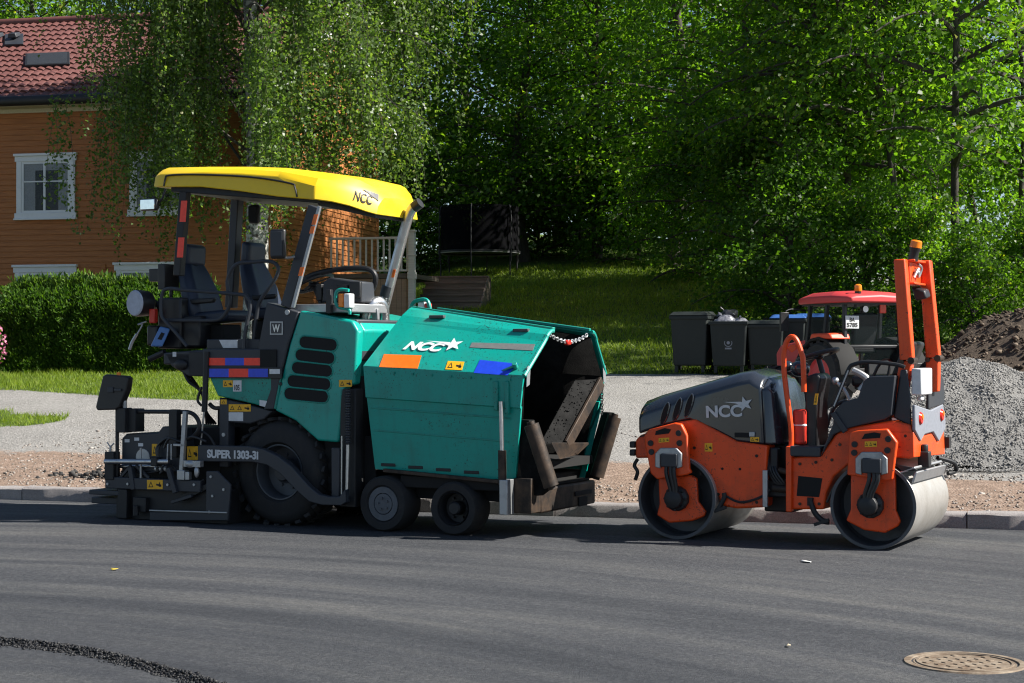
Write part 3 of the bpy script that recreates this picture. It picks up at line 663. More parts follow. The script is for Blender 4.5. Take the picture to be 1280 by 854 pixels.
# inside: bulkhead, conveyor floor, caked slope
b = MB(); xr = A1.x + .12; 
b.hull([V((xr, .05, .75)), V((xr, HW - .05, .75)), V((xr, HW - .45, 1.85)), V((xr, .45, 1.85))], [V((xr + .04, .05, .75)), V((xr + .04, HW - .05, .75)), V((xr + .04, HW - .45, 1.85)), V((xr + .04, .45, 1.85))])
b.span((xr, .15, .60), (A2.x - .05, HW - .15, .68)); hop = b.build('hopper', M['pit'], paver, .0)
def wing(far):
    f = mir if far else (lambda p: p)
    rear = [C1, C1.lerp(A1, .42), A1.lerp(C1, .30), A1.lerp(C1, .29) - V((0, .02, 0)), A1, A1.lerp(B1, .74), A1.lerp(B1, .85), A1.lerp(B1, .96) + V((0, .02, -.005)), B1 + V((0, .04, -.01))]
    front = [C2, C2.lerp(A2, .42), A2.lerp(C2, .30), A2.lerp(C2, .29) - V((0, .02, 0)), A2, A2.lerp(B2, .72), A2.lerp(B2, .86) + V((0, -.012, .006)), A2.lerp(B2, .95) + V((0, .012, .006)), B2 + V((0, .04, -.01))]
    b = MB(); b.loft([[f(p) for p in rear], [f(p) for p in front]])
    w = b.build('hopper_wing', M['teal'], hop, 0, smooth=0, solid=.03)
    b = MB(); b.tube([f(p) + V((.0, 0, 0)) for p in front[4:]], .021, 8, 4); b.build('rim_edge', M['teal'], w)
    b = MB(); b.bar(f(B1 + V((0, .06, .0))), f(B2 + V((0, .06, .01))), .05, .03); b.build('rim_flange', M['teal_dark'], w, .006)
    ins = V((0, .05, 0))
    li = [C1.lerp(A1, .1) + V((.12, .12, 0)), A1 + V((.1, .05, -.02)), A1.lerp(B1, .95) + V((.1, .04, -.02))]; lf = [C2.lerp(A2, .1) + V((-.02, .12, 0)), A2 + V((-.02, .05, -.02)), A2.lerp(B2, .9) + V((-.02, .04, -.02))]
    b = MB(); b.loft([[f(p) for p in li], [f(p) for p in lf]]); b.build('wing_lining', M['asphalted'], w, 0, smooth=20, solid=.01)
    return w
wn = wing(False); wf = wing(True)
# crease rails on the lower near panel
b = MB()
for t in (.40, .62): b.bar(A1.lerp(C1, t) + V((.03, -.012, 0)), A2.lerp(C2, t) + V((-.09, -.012, 0)), .012, .02)
b.build('panel_crease', M['teal_dark'], wn, .004)
b = MB(); p0 = A2.lerp(C2, .05) + V((-.27, -.035, 0)); b.span(p0 + V((-.02, 0, -.27)), p0 + V((.02, .06, 0))); b.span(p0 + V((.09, 0, -.3)), p0 + V((.13, .06, 0))); b.build('cylinder_lug', M['teal_dark'], wn, .008)
# lettering and strips on the sloping upper panel
hn = (B1 - A1).cross(A2 - A1).normalized()
if hn.y > 0: hn = -hn
hr = (A2 - A1).normalized(); hu = hn.cross(hr); hu = hu if hu.z > 0 else -hu
H = lambda x, y: P.hit(x, y, A1 + hn * .0155, hn)
def hflat(name, pts, mat): return flat(name, [H(x, y) for x, y in pts], hn, M[mat], wn, .003)
hflat('reflector_patch', [(474, 459), (522, 461), (527, 444.5), (480, 443)], 'orstripe')
sticker(wn, [H(556.5, 462), H(577.5, 463), H(580.5, 452.5), H(560, 451.5)], hn, 2)
hflat('reflector_patch', [(592, 466.5), (634, 469.5), (648, 455), (600, 450)], 'bluestripe')
hflat('grey_strip', [(587, 434.5), (666, 438.5), (669, 430.5), (590, 428.5)], 'greystripe')
ra = P.hit(503, 437, A1 + hn * .02, hn); rb = P.hit(556, 440.5, A1 + hn * .02, hn); rv = P.hit(510, 426.5, A1 + hn * .02, hn)
lh = (rv - ra).dot(hu)
text('hopper_lettering', 'NCC', wn, ra, (rb - ra), hu, (rb - ra).length * .93, abs(lh) * 1.0, M['white'], .35, .045)
star_logo('hopper_star', wn, P.hit(566.5, 431, A1 + hn * .021, hn), hr, hu, hn, .092, M['white'], .30)
for (x, y) in ((547, 397), (652, 414)): b = MB(); b.box(H(x, y) + hn * .01, (.16, .05, .03)); b.build('wing_catch', M['dgreytext'], wn, .006)
b = MB(); q = H(645, 460); b.cyl(q, q + hn * .06, .025, 12); b.bar(q + hn * .03, q + hn * .03 + V((-.13, 0, -.05)), .03, .02); b.build('wing_pin', M['teal'], wn, .004)
b = MB(); s0 = S(738, 477, 1.42); s1 = S(690, 556, .72); dx = V((.13, 0, 0))
b.hull([s0 + V((-.10, -.16, .02)), s0 + V((.05, .10, .03)), s1 + V((.10, .06, .02)), s1 + V((-.06, -.16, .01))], [s0 + V((-.10, -.10, -.10)), s0 + V((.05, .14, -.10)), s1 + V((.10, .10, -.09)), s1 + V((-.06, -.10, -.09))])
b.build('caked_flap', M['asphalted'], hop, .012)
rgc = np.random.default_rng(8); cl_ = []
for k in range(110):
    a_, c_ = rgc.uniform(0, 1), rgc.uniform(0, 1); q = (s0 + V((-.10, -.16, .02))).lerp(s0 + V((.05, .10, .03)), a_).lerp((s1 + V((-.06, -.16, .01))).lerp(s1 + V((.10, .06, .02)), a_), c_); cl_.append((q.x, q.y, q.z + .004))
CLUMPS = (cl_, hop)
b = MB(); b.bar(s0 + V((.07, .12, .0)), s1 + V((.12, .08, -.01)), .03, .12); b.build('flap_edge', M['rust'], hop, .006)
b = MB(); g0 = S(690, 553, .5); b.hull([g0, S(736, 553, 1.2), S(722, 566, 1.2), S(700, 572, .6)], [q - V((0, 0, .02)) for q in (g0, S(736, 553, 1.2), S(722, 566, 1.2), S(700, 572, .6))]); b.build('spill_plate', M['rust'], hop, .004)
b = MB(); b.hull([S(753, 505, 1.66), S(738, 540, 1.6), S(722, 606, 1.5), S(729, 607, 1.5)], [q + V((-.05, .06, 0)) for q in (S(753, 505, 1.66), S(738, 540, 1.6), S(722, 606, 1.5), S(729, 607, 1.5))]); b.build('far_wing_edge', M['teal_dark'], hop, .004)
b = MB(); 
for sgn, f in ((1, lambda p: p), (-1, mir)):
    b.hull([f(A2 + V((.012, .03, .08))), f(A2 + V((.012, .10, .10))), f(A2 + V((.012, .08, -.08))), f(A2 + V((.012, .02, -.10)))], [f(A2 + V((.018, .03, .08))), f(A2 + V((.018, .10, .10))), f(A2 + V((.018, .08, -.08))), f(A2 + V((.018, .02, -.10)))])
b.build('corner_plate', M['galv'], hop)
for t in (.08, .2, .32, .44, .56, .68, .8, .92):
    b = MB(); q = A1.lerp(A2, t) + V((0, -.016, -.045)); b.cyl(q, q - V((0, .010, 0)), .011, 8); b.build('bolt', M['teal_dark'], wn)
for t in (.1, .3, .5, .7):
    b = MB(); q = C1.lerp(C2, t) + V((0, -.02, .05)); b.box(q, (.16, .014, .03)); b.build('lower_bracket', M['black'], wn, .004)
# chains
chain(hop, S(684, 416, .45), S(734, 418.5, HW - .50), .075, 22, M['galv'])
b = MB(); q = (S(684, 416, .45) + S(734, 418.5, HW - .50)) / 2 - V((0, 0, .085)); b.box(q, (.05, .09, .05)); b.build('red_tag', M['redlens'], hop, .015)
chain(hop, S(651, 477, .02), S(641, 522, .10), -.01, 14, M['galv'])
chain(hop, S(752, 478, HW - .05), S(752, 518, HW - .05), .0, 12, M['black'])
# wing cylinder
b = MB(); b.cyl(S(627.5, 566, -.10), S(626, 502, -.10), .02, 12); wc = b.build('wing_cylinder', M['steel'], hop)
b = MB(); b.cyl(S(628, 606, -.10), S(627.6, 563, -.10), .038, 14); b.build('cylinder_barrel', M['rust'], wc)
b = MB(); pbox(b, 624, 600, 634, 644, -.14, .0); b.build('cylinder_foot', M['galv'], wc, .006)
# front flaps with rollers
def flapset(pts, r0, r1, v, name):
    b = MB(); b.hull([S(x, y, v) for x, y in pts], [S(x, y, v) + V((.03, .06, 0)) for x, y in pts]); o = b.build('front_flap', M['asphalted'], hop, .006)
    b = MB(); b.cyl(r0, r1, .07, 20); d = (r1 - r0).normalized(); b.cyl(r0 - d * .03, r0, .035, 12); b.cyl(r1, r1 + d * .03, .035, 12); b.build('push_roller', M['rust'], o)
    return o
flapset([(640, 524), (661, 525), (690, 606), (672, 620), (655, 618)], S(664, 531, -.10), S(689, 608, -.02), .06, 'near')
b = MB(); pbox(b, 642, 598, 664, 642, .0, .2); b.hull([S(640, 525, .08), S(648, 525, .08), S(664, 640, .08), S(645, 640, .08)], [S(640, 525, .2), S(648, 525, .2), S(664, 640, .2), S(645, 640, .2)]); b.build('front_bracket', M['rust'], hop, .008)
flapset([(752, 515), (762, 516), (741, 598), (728, 598)], S(768, 521, 1.66), S(746, 596, 1.56), 1.72, 'far')
# push beam
fb0 = S(677, 640, .25); b = MB()
b.span((fb0.x - .18, .20, .22), (fb0.x + .02, HW - .30, .45)); pb = b.build('push_beam', M['rust'], hop, .02)
b = MB(); b.span((fb0.x - .1, .25, .455), (fb0.x + .0, HW - .4, .475)); b.build('beam_top_plate', M['asphalted'], hop, .004)
b = MB(); q = P.F(727, 617, fb0.x + .021); b.span((q.x, q.y - .16, q.z - .015), (q.x + .012, q.y + .22, q.z + .03)); b.span((q.x, q.y - .08, q.z - .12), (q.x + .01, q.y + .12, q.z - .03)); b.build('tow_hook_slot', M['pit'], hop, .004)
# lamp behind hopper
b = MB(); b.tube([S(513, 392, .9), S(515, 381, .9), S(521, 376, .9), S(533, 375, .9), S(537, 384, .9), S(537, 392, .9)], .02, 8); lg2 = b.build('lamp_guard', M['teal'], paver)
b = MB(); pbox(b, 522, 378, 530, 392, .9, 1.0); b.build('headlight', M['lens'], lg2, .01)
b = MB(); pbox(b, 530.5, 379, 534, 392, .9, 1.0); b.build('indicator_lens', M['redlens'], lg2, .008)
# ================================================================== the tandem roller
Q = Frame((3.115, 14.72, 0), R(27)); T = Q.S
roller = empty('tandem_roller', Q.loc, Q.th)
tag(roller, 'orange tandem road roller with dark grey hood and folded up roll bar', 'road roller')
RW = 1.22
def rpanel(name, pts, v0, v1, mat, parent=roller, bevel=.012, **k):
    b = MB(); b.prism([T(x, y, v0) for x, y in pts], v0, v1); return b.build(name, M[mat], parent, bevel, **k)
def rbox(b, x0, y0, x1, y1, v0, v1):
    m = ((x0 + x1) / 2, (y0 + y1) / 2); a = T(x0, m[1], v0); c = T(x1, m[1], v0); t = T(m[0], y0, v0); d = T(m[0], y1, v0)
    return b.span((a.x, v0, d.z), (c.x, v1, t.z))
DR = .378
dx1 = T(845.5, 674, 0).x
for k, x in enumerate((dx1, 0.0)):
    b = MB(); b.lathe([(DR - .03, .05), (DR - .026, .0), (DR - .004, .0), (DR, .006), (DR, RW - .006), (DR - .004, RW), (DR - .026, RW), (DR - .03, RW - .05)], (x, 0, DR), (0, 1, 0), 88)
    d = b.build('drum', M['drum'], roller, smooth=30)
    b = MB(); b.lathe([(DR - .001, -.002), (DR - .028, -.002), (DR - .031, .05), (DR - .031, .22), (DR - .05, .25), (.16, .25), (.15, .18), (0, .18)], (x, 0, DR), (0, 1, 0), 64)
    b.build('drum_end', M['drumrim'], d, smooth=30); b = MB(); b.lathe([(DR - .031, RW - .05), (DR - .05, RW - .2), (0, RW - .2)], (x, 0, DR), (0, 1, 0), 40)
    b.build('drum_end', M['drumrim'], d, smooth=30)

def carrier(plate, leg, brk, hub, hr_):
    p = rpanel('carrier_plate', plate, -.07, -.015, 'orange', bevel=.014, seg=3)
    l = rpanel('carrier_leg', leg, .02, .07, 'orange', bevel=.016, seg=3)
    (x0, y0, x1, y1) = brk
    w = x1 - x0; h = y1 - y0
    b = MB(); b.prism([T(x, y, -.10) for x, y in ((x0, y1), (x0, y0 + h * .3), (x0 + w * .2, y0), (x1 - w * .2, y0), (x1, y0 + h * .3), (x1, y1), (x1 - w * .2, y1 + 2), (x1 - w * .2, y0 + h * .35), (x0 + w * .2, y0 + h * .35), (x0 + w * .2, y1 + 2))], -.10, -.071)
    br = b.build('motor_bracket', M['galv'], p, .008)
    b = MB(); rbox(b, x0 + w * .2, y0 + h * .3, x1 - w * .2, y1, -.13, -.071); b.build('rubber_mount', M['grey'], p, .012, 3)
    c = T(*hub, .02); ax = V((0, -1, 0)); r = hr_
    b = MB(); b.lathe([(r * 1.1, .0), (r * 1.1, .05), (r * .8, .07), (r * .8, .13), (r * .35, .15), (0, .15)], c, ax, 12)
    for k in range(8): a = k * .785; b.cyl(c + V((math.cos(a) * r * .95, -.05, math.sin(a) * r * .95)), c + V((math.cos(a) * r * .95, -.075, math.sin(a) * r * .95)), .014, 6)
    b.build('drive_motor', M['black'], l, .006)
    b = MB(); m = T((x0 + x1) / 2 + 2, y1, -.1)
    for o in (-.03, .012, .045): b.tube([m + V((o, .0, .02)), m + V((o, -.01, -.06)), c + V((o * .8, -.12, .09)), c + V((o * .6, -.12, .02))], .019, 8)
    b.build('motor_hoses', M['blackplastic'], l)
    return p
cp = carrier([(1062, 541), (1072, 538), (1109, 536), (1121.5, 553), (1115, 600), (1108, 601), (1058.5, 594)], [(1063, 588), (1119, 590), (1119.5, 638), (1125.5, 652), (1122, 658), (1106, 666.5), (1080, 663), (1057, 651), (1063, 637)], (1069, 565, 1109, 592), (1089, 631), .105)
for (x, y) in ((1068.5, 555.5), (1068, 566), (1110.5, 549), (1109.5, 563)): b = MB(); p = T(x, y, -.07); b.cyl(p, p - V((0, .012, 0)), .027, 12); b.build('bolt', M['black'], cp)
flat('plate_slot', [T(x, y, -.07) for x, y in ((1077, 549), (1100, 547.5), (1101, 542), (1093, 540.5), (1081, 542.5))], NEAR, M['pit'], cp, .004)
sticker(cp, [T(1081, 559, -.07), T(1096, 558.5, -.07), T(1096, 551.5, -.07), T(1081, 552, -.07)], NEAR, 3)
cq = carrier([(805, 543), (811, 537), (843, 528.5), (851.5, 530), (859, 545), (861, 586), (864, 591), (858, 594), (821, 599.5), (813, 592), (806, 557)], [(822.5, 598), (863, 594), (870.5, 598), (872, 627), (882, 640), (880, 646), (865, 651.5), (836, 654), (820.5, 644), (824, 630)], (818.5, 560, 852, 584), (847, 623), .105)
for (x, y) in ((813.5, 554), (814.5, 565), (848.5, 541.5), (849.5, 554)): b = MB(); p = T(x, y, -.07); b.cyl(p, p - V((0, .012, 0)), .027, 12); b.build('bolt', M['black'], cq)
flat('plate_slot', [T(x, y, -.07) for x, y in ((819, 544), (836, 542), (839, 537), (831, 535), (820, 539))], NEAR, M['pit'], cq, .004)
sticker(cq, [T(823.5, 553.5, -.07), T(836.5, 552.5, -.07), T(836.5, 547, -.07), T(823.5, 548, -.07)], NEAR, 3)

# ---- front body
v = .06
fbd = rpanel('front_frame', [(794, 573), (794, 550), (800, 544), (843, 528), (868, 524), (921, 552), (959, 557), (955.5, 634.5), (921, 636), (903, 633), (893, 612), (880, 586), (861, 575), (843, 572)], v, RW - .06, 'orange', bevel=.02, seg=3)
sticker(fbd, [T(881, 564.5, v), T(890.5, 564.5, v), T(890.5, 554, v), T(881, 554, v)], NEAR, 2)
b = MB(); rbox(b, 786.5, 552, 793.5, 560, .1, .18); rbox(b, 786.5, 562, 793.5, 570, .1, .18); b.build('bumper_stop', M['blackplastic'], fbd, .01)
b = MB(); b.tube([T(797, 574, .1), T(793, 582, .1), T(797, 590, .1), T(794, 600, .1)], .018, 8); b.build('water_hose', M['blackplastic'], fbd)
for (x, y) in ((903, 586), (925, 586.5)): b = MB(); p = T(x, y, v); b.cyl(p + V((0, .004, 0)), p - V((0, .004, 0)), .012, 8); b.build('bolt', M['pit'], fbd)
b = MB(); p = T(905, 623, v - .03); b.tube([p + V((.0, 0, .05)), p, p + V((-.06, 0, -.11))], .022, 8); b.bar(p + V((-.09, 0, -.12)), p + V((.02, 0, -.08)), .04, .03); b.build('scraper_arm', M['black'], fbd, .004)
b = MB(); rbox(b, 953, 588, 959, 634, v - .03, v); b.build('hinge_strip', M['galv'], fbd, .004)
# ---- hood: lower side, shoulder, ridge
lo = [(798, 543), (843, 528), (868, 524.5), (885, 532), (921, 552), (956, 556)]
hv = .09
base = [T(x, y, hv) for x, y in ((798, 542.5), (808, 539), (830, 532), (862, 525), (895, 539), (921, 552.5), (938, 554.5), (955, 556))]
shoulder = [T(x, y, hv + .01) for x, y in ((798, 522), (805, 517.5), (830, 509), (863, 496.5), (895, 487.5), (921, 480), (936, 476.5), (951, 486))]
ridge = [T(x, y, hv + .17) for x, y in ((805, 507), (809, 501.5), (828, 494), (868, 482.5), (900, 473), (926, 465.5), (944, 463.5), (960, 472))]
rings = []
for i in range(8):
    a, s_, r_ = base[i], shoulder[i], ridge[i]
    mm = lambda p: V((p.x, RW - p.y, p.z))
    s2_ = s_.lerp(r_, .5) + V((0, -.012, .018))
    rings.append([a, s_, s2_, r_, V((r_.x, RW / 2, r_.z + .02)), mm(r_), mm(s2_), mm(s_), mm(a)])
b = MB(); b.loft(rings, True, True)
hood = b.build('engine_hood', M['hood'], roller, .022, 3, 40)
# rounded rear end of the hood
b = MB(); rr = []
for (dx, ins, top) in ((0, 0, 0), (.06, .02, -.01), (.11, .06, -.05), (.14, .12, -.11)):
    a, s_, r_ = base[7], shoulder[7], ridge[7]
    rr.append([V((a.x + dx, hv + ins, a.z)), V((s_.x + dx * .9, hv + .02 + ins, s_.z + top * .6)), V((r_.x + dx * .5, r_.y + ins, r_.z + top * .4 - .002)), V((r_.x + dx * .5, RW / 2, r_.z + .018 + top * .4)), V((r_.x + dx * .5, RW - r_.y - ins, r_.z + top * .4 - .002)), V((s_.x + dx * .9, RW - hv - .02 - ins, s_.z + top * .6)), V((a.x + dx, RW - hv - ins, a.z))])
b.loft(rr, True, True); b.build('hood_end', M['hood'], hood, .02, 3, 50)
hn2 = NEAR
for (x, y) in ((831, 517.5), (846.5, 512), (861, 507)):
    c = T(x, y, hv - .001); p = []
    for k in range(20):
        t = 2 * math.pi * k / 20; e = V((math.cos(t) * .030 * (1 if abs(math.sin(t)) < .8 else .9), 0, math.sin(t) * .105)); e.x += e.z * .30; p.append(c + e)
    vo = flat('hood_vent', p, NEAR, M['pit'], hood, .006)
    r = MB(); r.tube(p + [p[0]], .008, 6, 1, False); r.build('vent_lip', M['hood'], vo)
ra = T(883, 522.5, hv - .005); rb = T(928, 521, hv - .005); rt = T(883, 506.5, hv - .005)
text('hood_lettering', 'NCC', hood, ra, (rb - ra), UZ, (rb - ra).length, (rt - ra).length * .95, M['lettergrey'], .0, .035)
star_logo('hood_star', hood, T(931, 505, hv - .004), (rb - ra), UZ, NEAR, .07, M['lettergrey'], .2)
b = MB(); rbox(b, 918, 541, 936, 547, hv - .012, hv + .0); b.build('latch_recess', M['pit'], hood, .004)
b = MB(); rbox(b, 936, 540, 943, 546, hv - .02, hv); b.build('hood_latch', M['galv'], hood, .004)
sticker(hood, [T(938, 552, hv - .004), T(949, 552.5, hv - .004), T(949, 546.5, hv - .004), T(938, 546.5, hv - .004)], NEAR, 2)
b = MB(); b.tube([T(x, y, hv - .004) for x, y in ((866, 526), (885, 535), (921, 554.5), (955, 558))], .012, 6, 3); b.build('hood_seam', M['black'], hood)

# ---- articulation
b = MB(); rbox(b, 955, 556, 992, 640, .28, RW - .28); rbox(b, 958, 600, 992, 622, .12, .3); rbox(b, 962, 560, 972, 600, .1, .2)
b.build('steering_joint', M['black'], roller, .015)
b = MB(); b.cyl(T(962, 585, .14), T(990, 592, .14), .03, 12); b.cyl(T(966, 610, .1), T(988, 612, .1), .035, 12); b.build('steering_cylinder', M['rust'], roller)
b = MB(); [b.tube([T(964 + 4 * k, 560, .15 + .04 * k), T(960 + 3 * k, 585, .1), T(972 + 3 * k, 605, .1), T(986, 596 + 6 * k, .14)], .013, 6) for k in range(4)]; b.build('joint_hoses', M['blackplastic'], roller)
b = MB(); rbox(b, 982, 558, 989, 640, .02, .10); b.build('joint_plate', M['orange'], roller, .008)

# ---- rear body
rbd = rpanel('rear_frame', [(989.5, 571.5), (1021, 570), (1032, 560), (1045, 542), (1062, 534), (1116, 525.5), (1138, 531), (1140, 538), (1138, 574), (1118, 572), (1085, 573), (1060, 581), (1042, 596), (1033, 616), (1030, 637), (989.5, 637)], v, RW - .06, 'orange', bevel=.018, seg=3)
flat('frame_pocket', [T(x, y, v) for x, y in ((996, 620), (1024, 621.5), (1028, 598), (998, 595))], NEAR, M['pit'], rbd, .004)
b = MB(); rbox(b, 986, 558, 1025, 571, .02, RW - .02); b.build('step_sill', M['grey'], roller, .012)
fen = rpanel('seat_cheek', [(1026, 571), (1030, 558), (1041, 530), (1043, 513), (1054, 502), (1072, 498), (1079, 477), (1086, 471), (1119, 469.5), (1114, 519), (1106, 524.5), (1062, 535), (1042, 543), (1033, 558)], .03, .26, 'grey', bevel=.03, seg=3)
b = MB(); b.bar(T(1041, 516, .02), T(1057, 540, .02), .03, .05); b.build('strut', M['grey'], fen, .006)
b = MB(); b.tube([T(1026, 560, .9), T(1041, 512, .9), T(1060, 500, .9)], .02); b.hull([T(x, y, .95) for x, y in ((1043, 545), (1043, 513), (1072, 498), (1086, 471), (1119, 470), (1114, 530))], [T(x, y, .95) + V((0, .2, 0)) for x, y in ((1043, 545), (1043, 513), (1072, 498), (1086, 471), (1119, 470), (1114, 530))]); b.build('seat_cheek', M['grey'], roller, .02)
b = MB(); b.tube([T(x, y, .03) for x, y in ((1042, 509), (1051, 486), (1061, 461), (1068, 455.5), (1086, 452.5), (1118, 455.5), (1131, 459))], .018, 8, 4); b.tube([T(x, y, .4) for x, y in ((1092, 470), (1100, 455), (1112, 454), (1110, 470))], .014, 8, 3); b.build('handrail', M['black'], roller)
b = MB(); b.bar(T(1042.5, 508, .012), T(1060.5, 463, .012), .012, .012); b.build('rail_highlight_strip', M['galv'], roller)
b = MB(); b.tube([T(1066, 463, .35), T(1078, 469, .35), T(1084, 476, .35), T(1075, 488, .35)], .03, 8); b.tube([T(1062, 500, .3), T(1056, 488, .3), T(1046, 478, .3)], .016, 8); b.ball(T(1044, 476, .3), .035); b.build('control_levers', M['galv'], roller)
# operator column, steering wheel, guard loop, canister
b = MB(); b.tube([T(x, y, .12) for x, y in ((989, 560), (989, 540), (987, 520), (983, 490), (980, 462), (980, 440), (984, 426), (990, 421), (996, 426), (1002, 442), (1004, 452), (1005, 490))], .024, 10, 4); lp = b.build('guard_loop', M['orange'], roller)
b = MB(); b.hull([T(x, y, .125) for x, y in ((984, 436), (988, 431), (994, 431), (996, 436), (990, 441))], [T(x, y, .14) for x, y in ((984, 436), (988, 431), (994, 431), (996, 436), (990, 441))]); b.build('loop_gusset', M['orange'], lp, .004)
b = MB(); b.ball(T(1000, 461, .30), .088, (1.05, 1, .85)); b.ball(T(985, 458, .35), .06, (.9, 1, .8)); b.build('gauge_pod', M['hood'], roller)
b = MB(); b.hull([T(x, y, .2) for x, y in ((1005, 560), (1006, 500), (1004, 472), (1020, 466), (1026, 472), (1021, 500), (1022, 560))], [T(x, y, .2) + V((0, .35, 0)) for x, y in ((1005, 560), (1006, 500), (1004, 472), (1020, 466), (1026, 472), (1021, 500), (1022, 560))]); clm = b.build('steering_column', M['blackplastic'], roller, .02, 3)
sticker(clm, [T(1017, 506, .19), T(1021, 506, .19), T(1023, 492, .19), T(1019, 492, .19)], NEAR, 1)
b = MB(); e0 = T(990, 556, .15); e1 = T(1007, 512, .15); b.span(e0, e1 + V((0, .2, 0))); rc2 = b.build('red_canister', M['redcan'], roller, .025, 3)
b = MB(); zc_ = e0.z + (e1.z - e0.z) * .5; b.span((e0.x - .002, .148, zc_), (e1.x + .002, .352, zc_ + .035)); b.build('white_band', M['white'], rc2, .02)
c = T(1022, 444, .52); ax = V((-.28, 0, .96)).normalized(); x1 = ax.orthogonal().normalized(); y1 = ax.cross(x1); b = MB()
b.tube([c + (x1 * math.cos(t) + y1 * math.sin(t)) * .19 for t in [2 * math.pi * k / 28 for k in range(29)]], .02, 8, 1, False)
for k in range(3): b.bar(c - ax * .02, c + (x1 * math.cos(k * 2.1 + .4) + y1 * math.sin(k * 2.1 + .4)) * .19, .035, .014)
b.cyl(c - ax * .02, c - ax * .3, .025, 10); b.ball(c - ax * .02, .05, (1, 1, .5)); b.build('steering_wheel', M['blackplastic'], roller)
# driver's seat
b = MB(); o = T(1096, 476, .45); b.span(o + V((-.24, 0, -.06)), o + V((.2, .46, .05))); se = b.build('operator_seat', M['blackplastic'], roller, .04, 3)
b = MB(); b.hull([o + V(p) for p in ((.12, 0, .04), (.22, 0, .04), (.33, 0, .34), (.25, 0, .36))], [o + V(p) + V((0, .46, 0)) for p in ((.12, 0, .04), (.22, 0, .04), (.33, 0, .34), (.25, 0, .36))]); b.build('backrest', M['blackplastic'], se, .03, 3)
# ---- roll bar
va, vb = .14, .66
def rpost(v, top, bot, low):
    b = MB(); w = .11; d = .105
    b.hull([T(low[0], low[1], v), T(low[2], low[3], v), T(low[2], low[3], v) + V((0, d, 0)), T(low[0], low[1], v) + V((0, d, 0))],
           [T(bot[0], bot[1], v), T(bot[2], bot[3], v), T(bot[2], bot[3], v) + V((0, d, 0)), T(bot[0], bot[1], v) + V((0, d, 0))])
    low_o = b.build('roll_bar_foot', M['orange'], roller, .012)
    b = MB()
    b.hull([T(bot[0], bot[1] - 1, v - .004), T(bot[2], bot[3] - 1, v - .004), T(bot[2], bot[3] - 1, v) + V((0, d + .004, 0)), T(bot[0], bot[1] - 1, v) + V((0, d + .004, 0))],
           [T(top[0], top[1], v - .004), T(top[2], top[3], v - .004), T(top[2], top[3], v) + V((0, d + .004, 0)), T(top[0], top[1], v) + V((0, d + .004, 0))])
    o = b.build('roll_bar_post', M['orange'], roller, .012)
    b = MB(); p = T(bot[2] - 2, bot[3] + 1, v - .02); b.cyl(p, p + V((0, d + .05, 0)), .03, 12); p = T(bot[0] + 2, bot[1] + 1, v - .02); b.cyl(p, p + V((0, d + .05, 0)), .022, 12); b.build('hinge_pin', M['rust'], o)
    b = MB(); b.hull([T(bot[2] - 10, bot[3] - 14, v - .01), T(bot[2] - 1, bot[3] - 1, v - .01), T(bot[0] + 2, bot[1] - 2, v - .01)], [T(bot[2] - 10, bot[3] - 14, v - .004), T(bot[2] - 1, bot[3] - 1, v - .004), T(bot[0] + 2, bot[1] - 2, v - .004)]); b.build('hinge_gusset', M['orange'], o)
    return o
ro = rpost(va, (1116.5, 324.5, 1131, 323.5), (1124.5, 452, 1140.5, 450), (1110, 520, 1126, 526))
rpost(vb, (1148, 326, 1162, 325), (1157, 449, 1173.5, 447), (1156, 490, 1172, 490))
b = MB(); tp = T(1118, 325, va); b.span((tp.x + .088, va + .11, tp.z - .19), (tp.x + .108, vb + .02, tp.z - .012)); b.span((tp.x + .03, va + .11, tp.z - .012), (tp.x + .15, vb + .02, tp.z + .01)); b.span((tp.x + .03, va + .11, tp.z - .21), (tp.x + .15, vb + .02, tp.z - .19)); xb = b.build('roll_bar_crosspiece', M['orange'], roller, .006)
b = MB(); q = tp + V((.13, .26, -.1)); b.tube([q + V((0, -.1, -.05)), q + V((.02, -.02, .03)), q + V((0, .06, -.04)), q + V((.02, .1, .04)), q + V((.01, .02, .07))], .012, 6); b.ball(q, .03); b.build('cable_loops', M['galv'], xb)
b = MB(); q = tp + V((.09, .3, -.1)); b.hull([q + V((-.02, .0, -.13)), q + V((.10, .0, -.16)), q + V((.12, .0, -.23)), q + V((.02, .0, -.25))], [q + V((-.02, .16, -.11)), q + V((.10, .16, -.14)), q + V((.12, .16, -.21)), q + V((.02, .16, -.23))]); b.build('work_lamp', M['blackplastic'], xb, .015)
bc = MB(); q = T(1141.5, 323, .3); ax = V((.2, .0, .98)).normalized() ; bc.lathe([(0, -.02), (.045, -.02), (.04, .05), (.05, .08), (.05, .092), (0, .092)], q, ax, 20); bo = bc.build('beacon_base', M['blackplastic'], roller)
bc = MB(); bc.lathe([(.048, .092), (.052, .096), (.05, .148), (.038, .16), (0, .163)], q, ax, 20); bc.build('beacon_lens', M['amber'], bo)
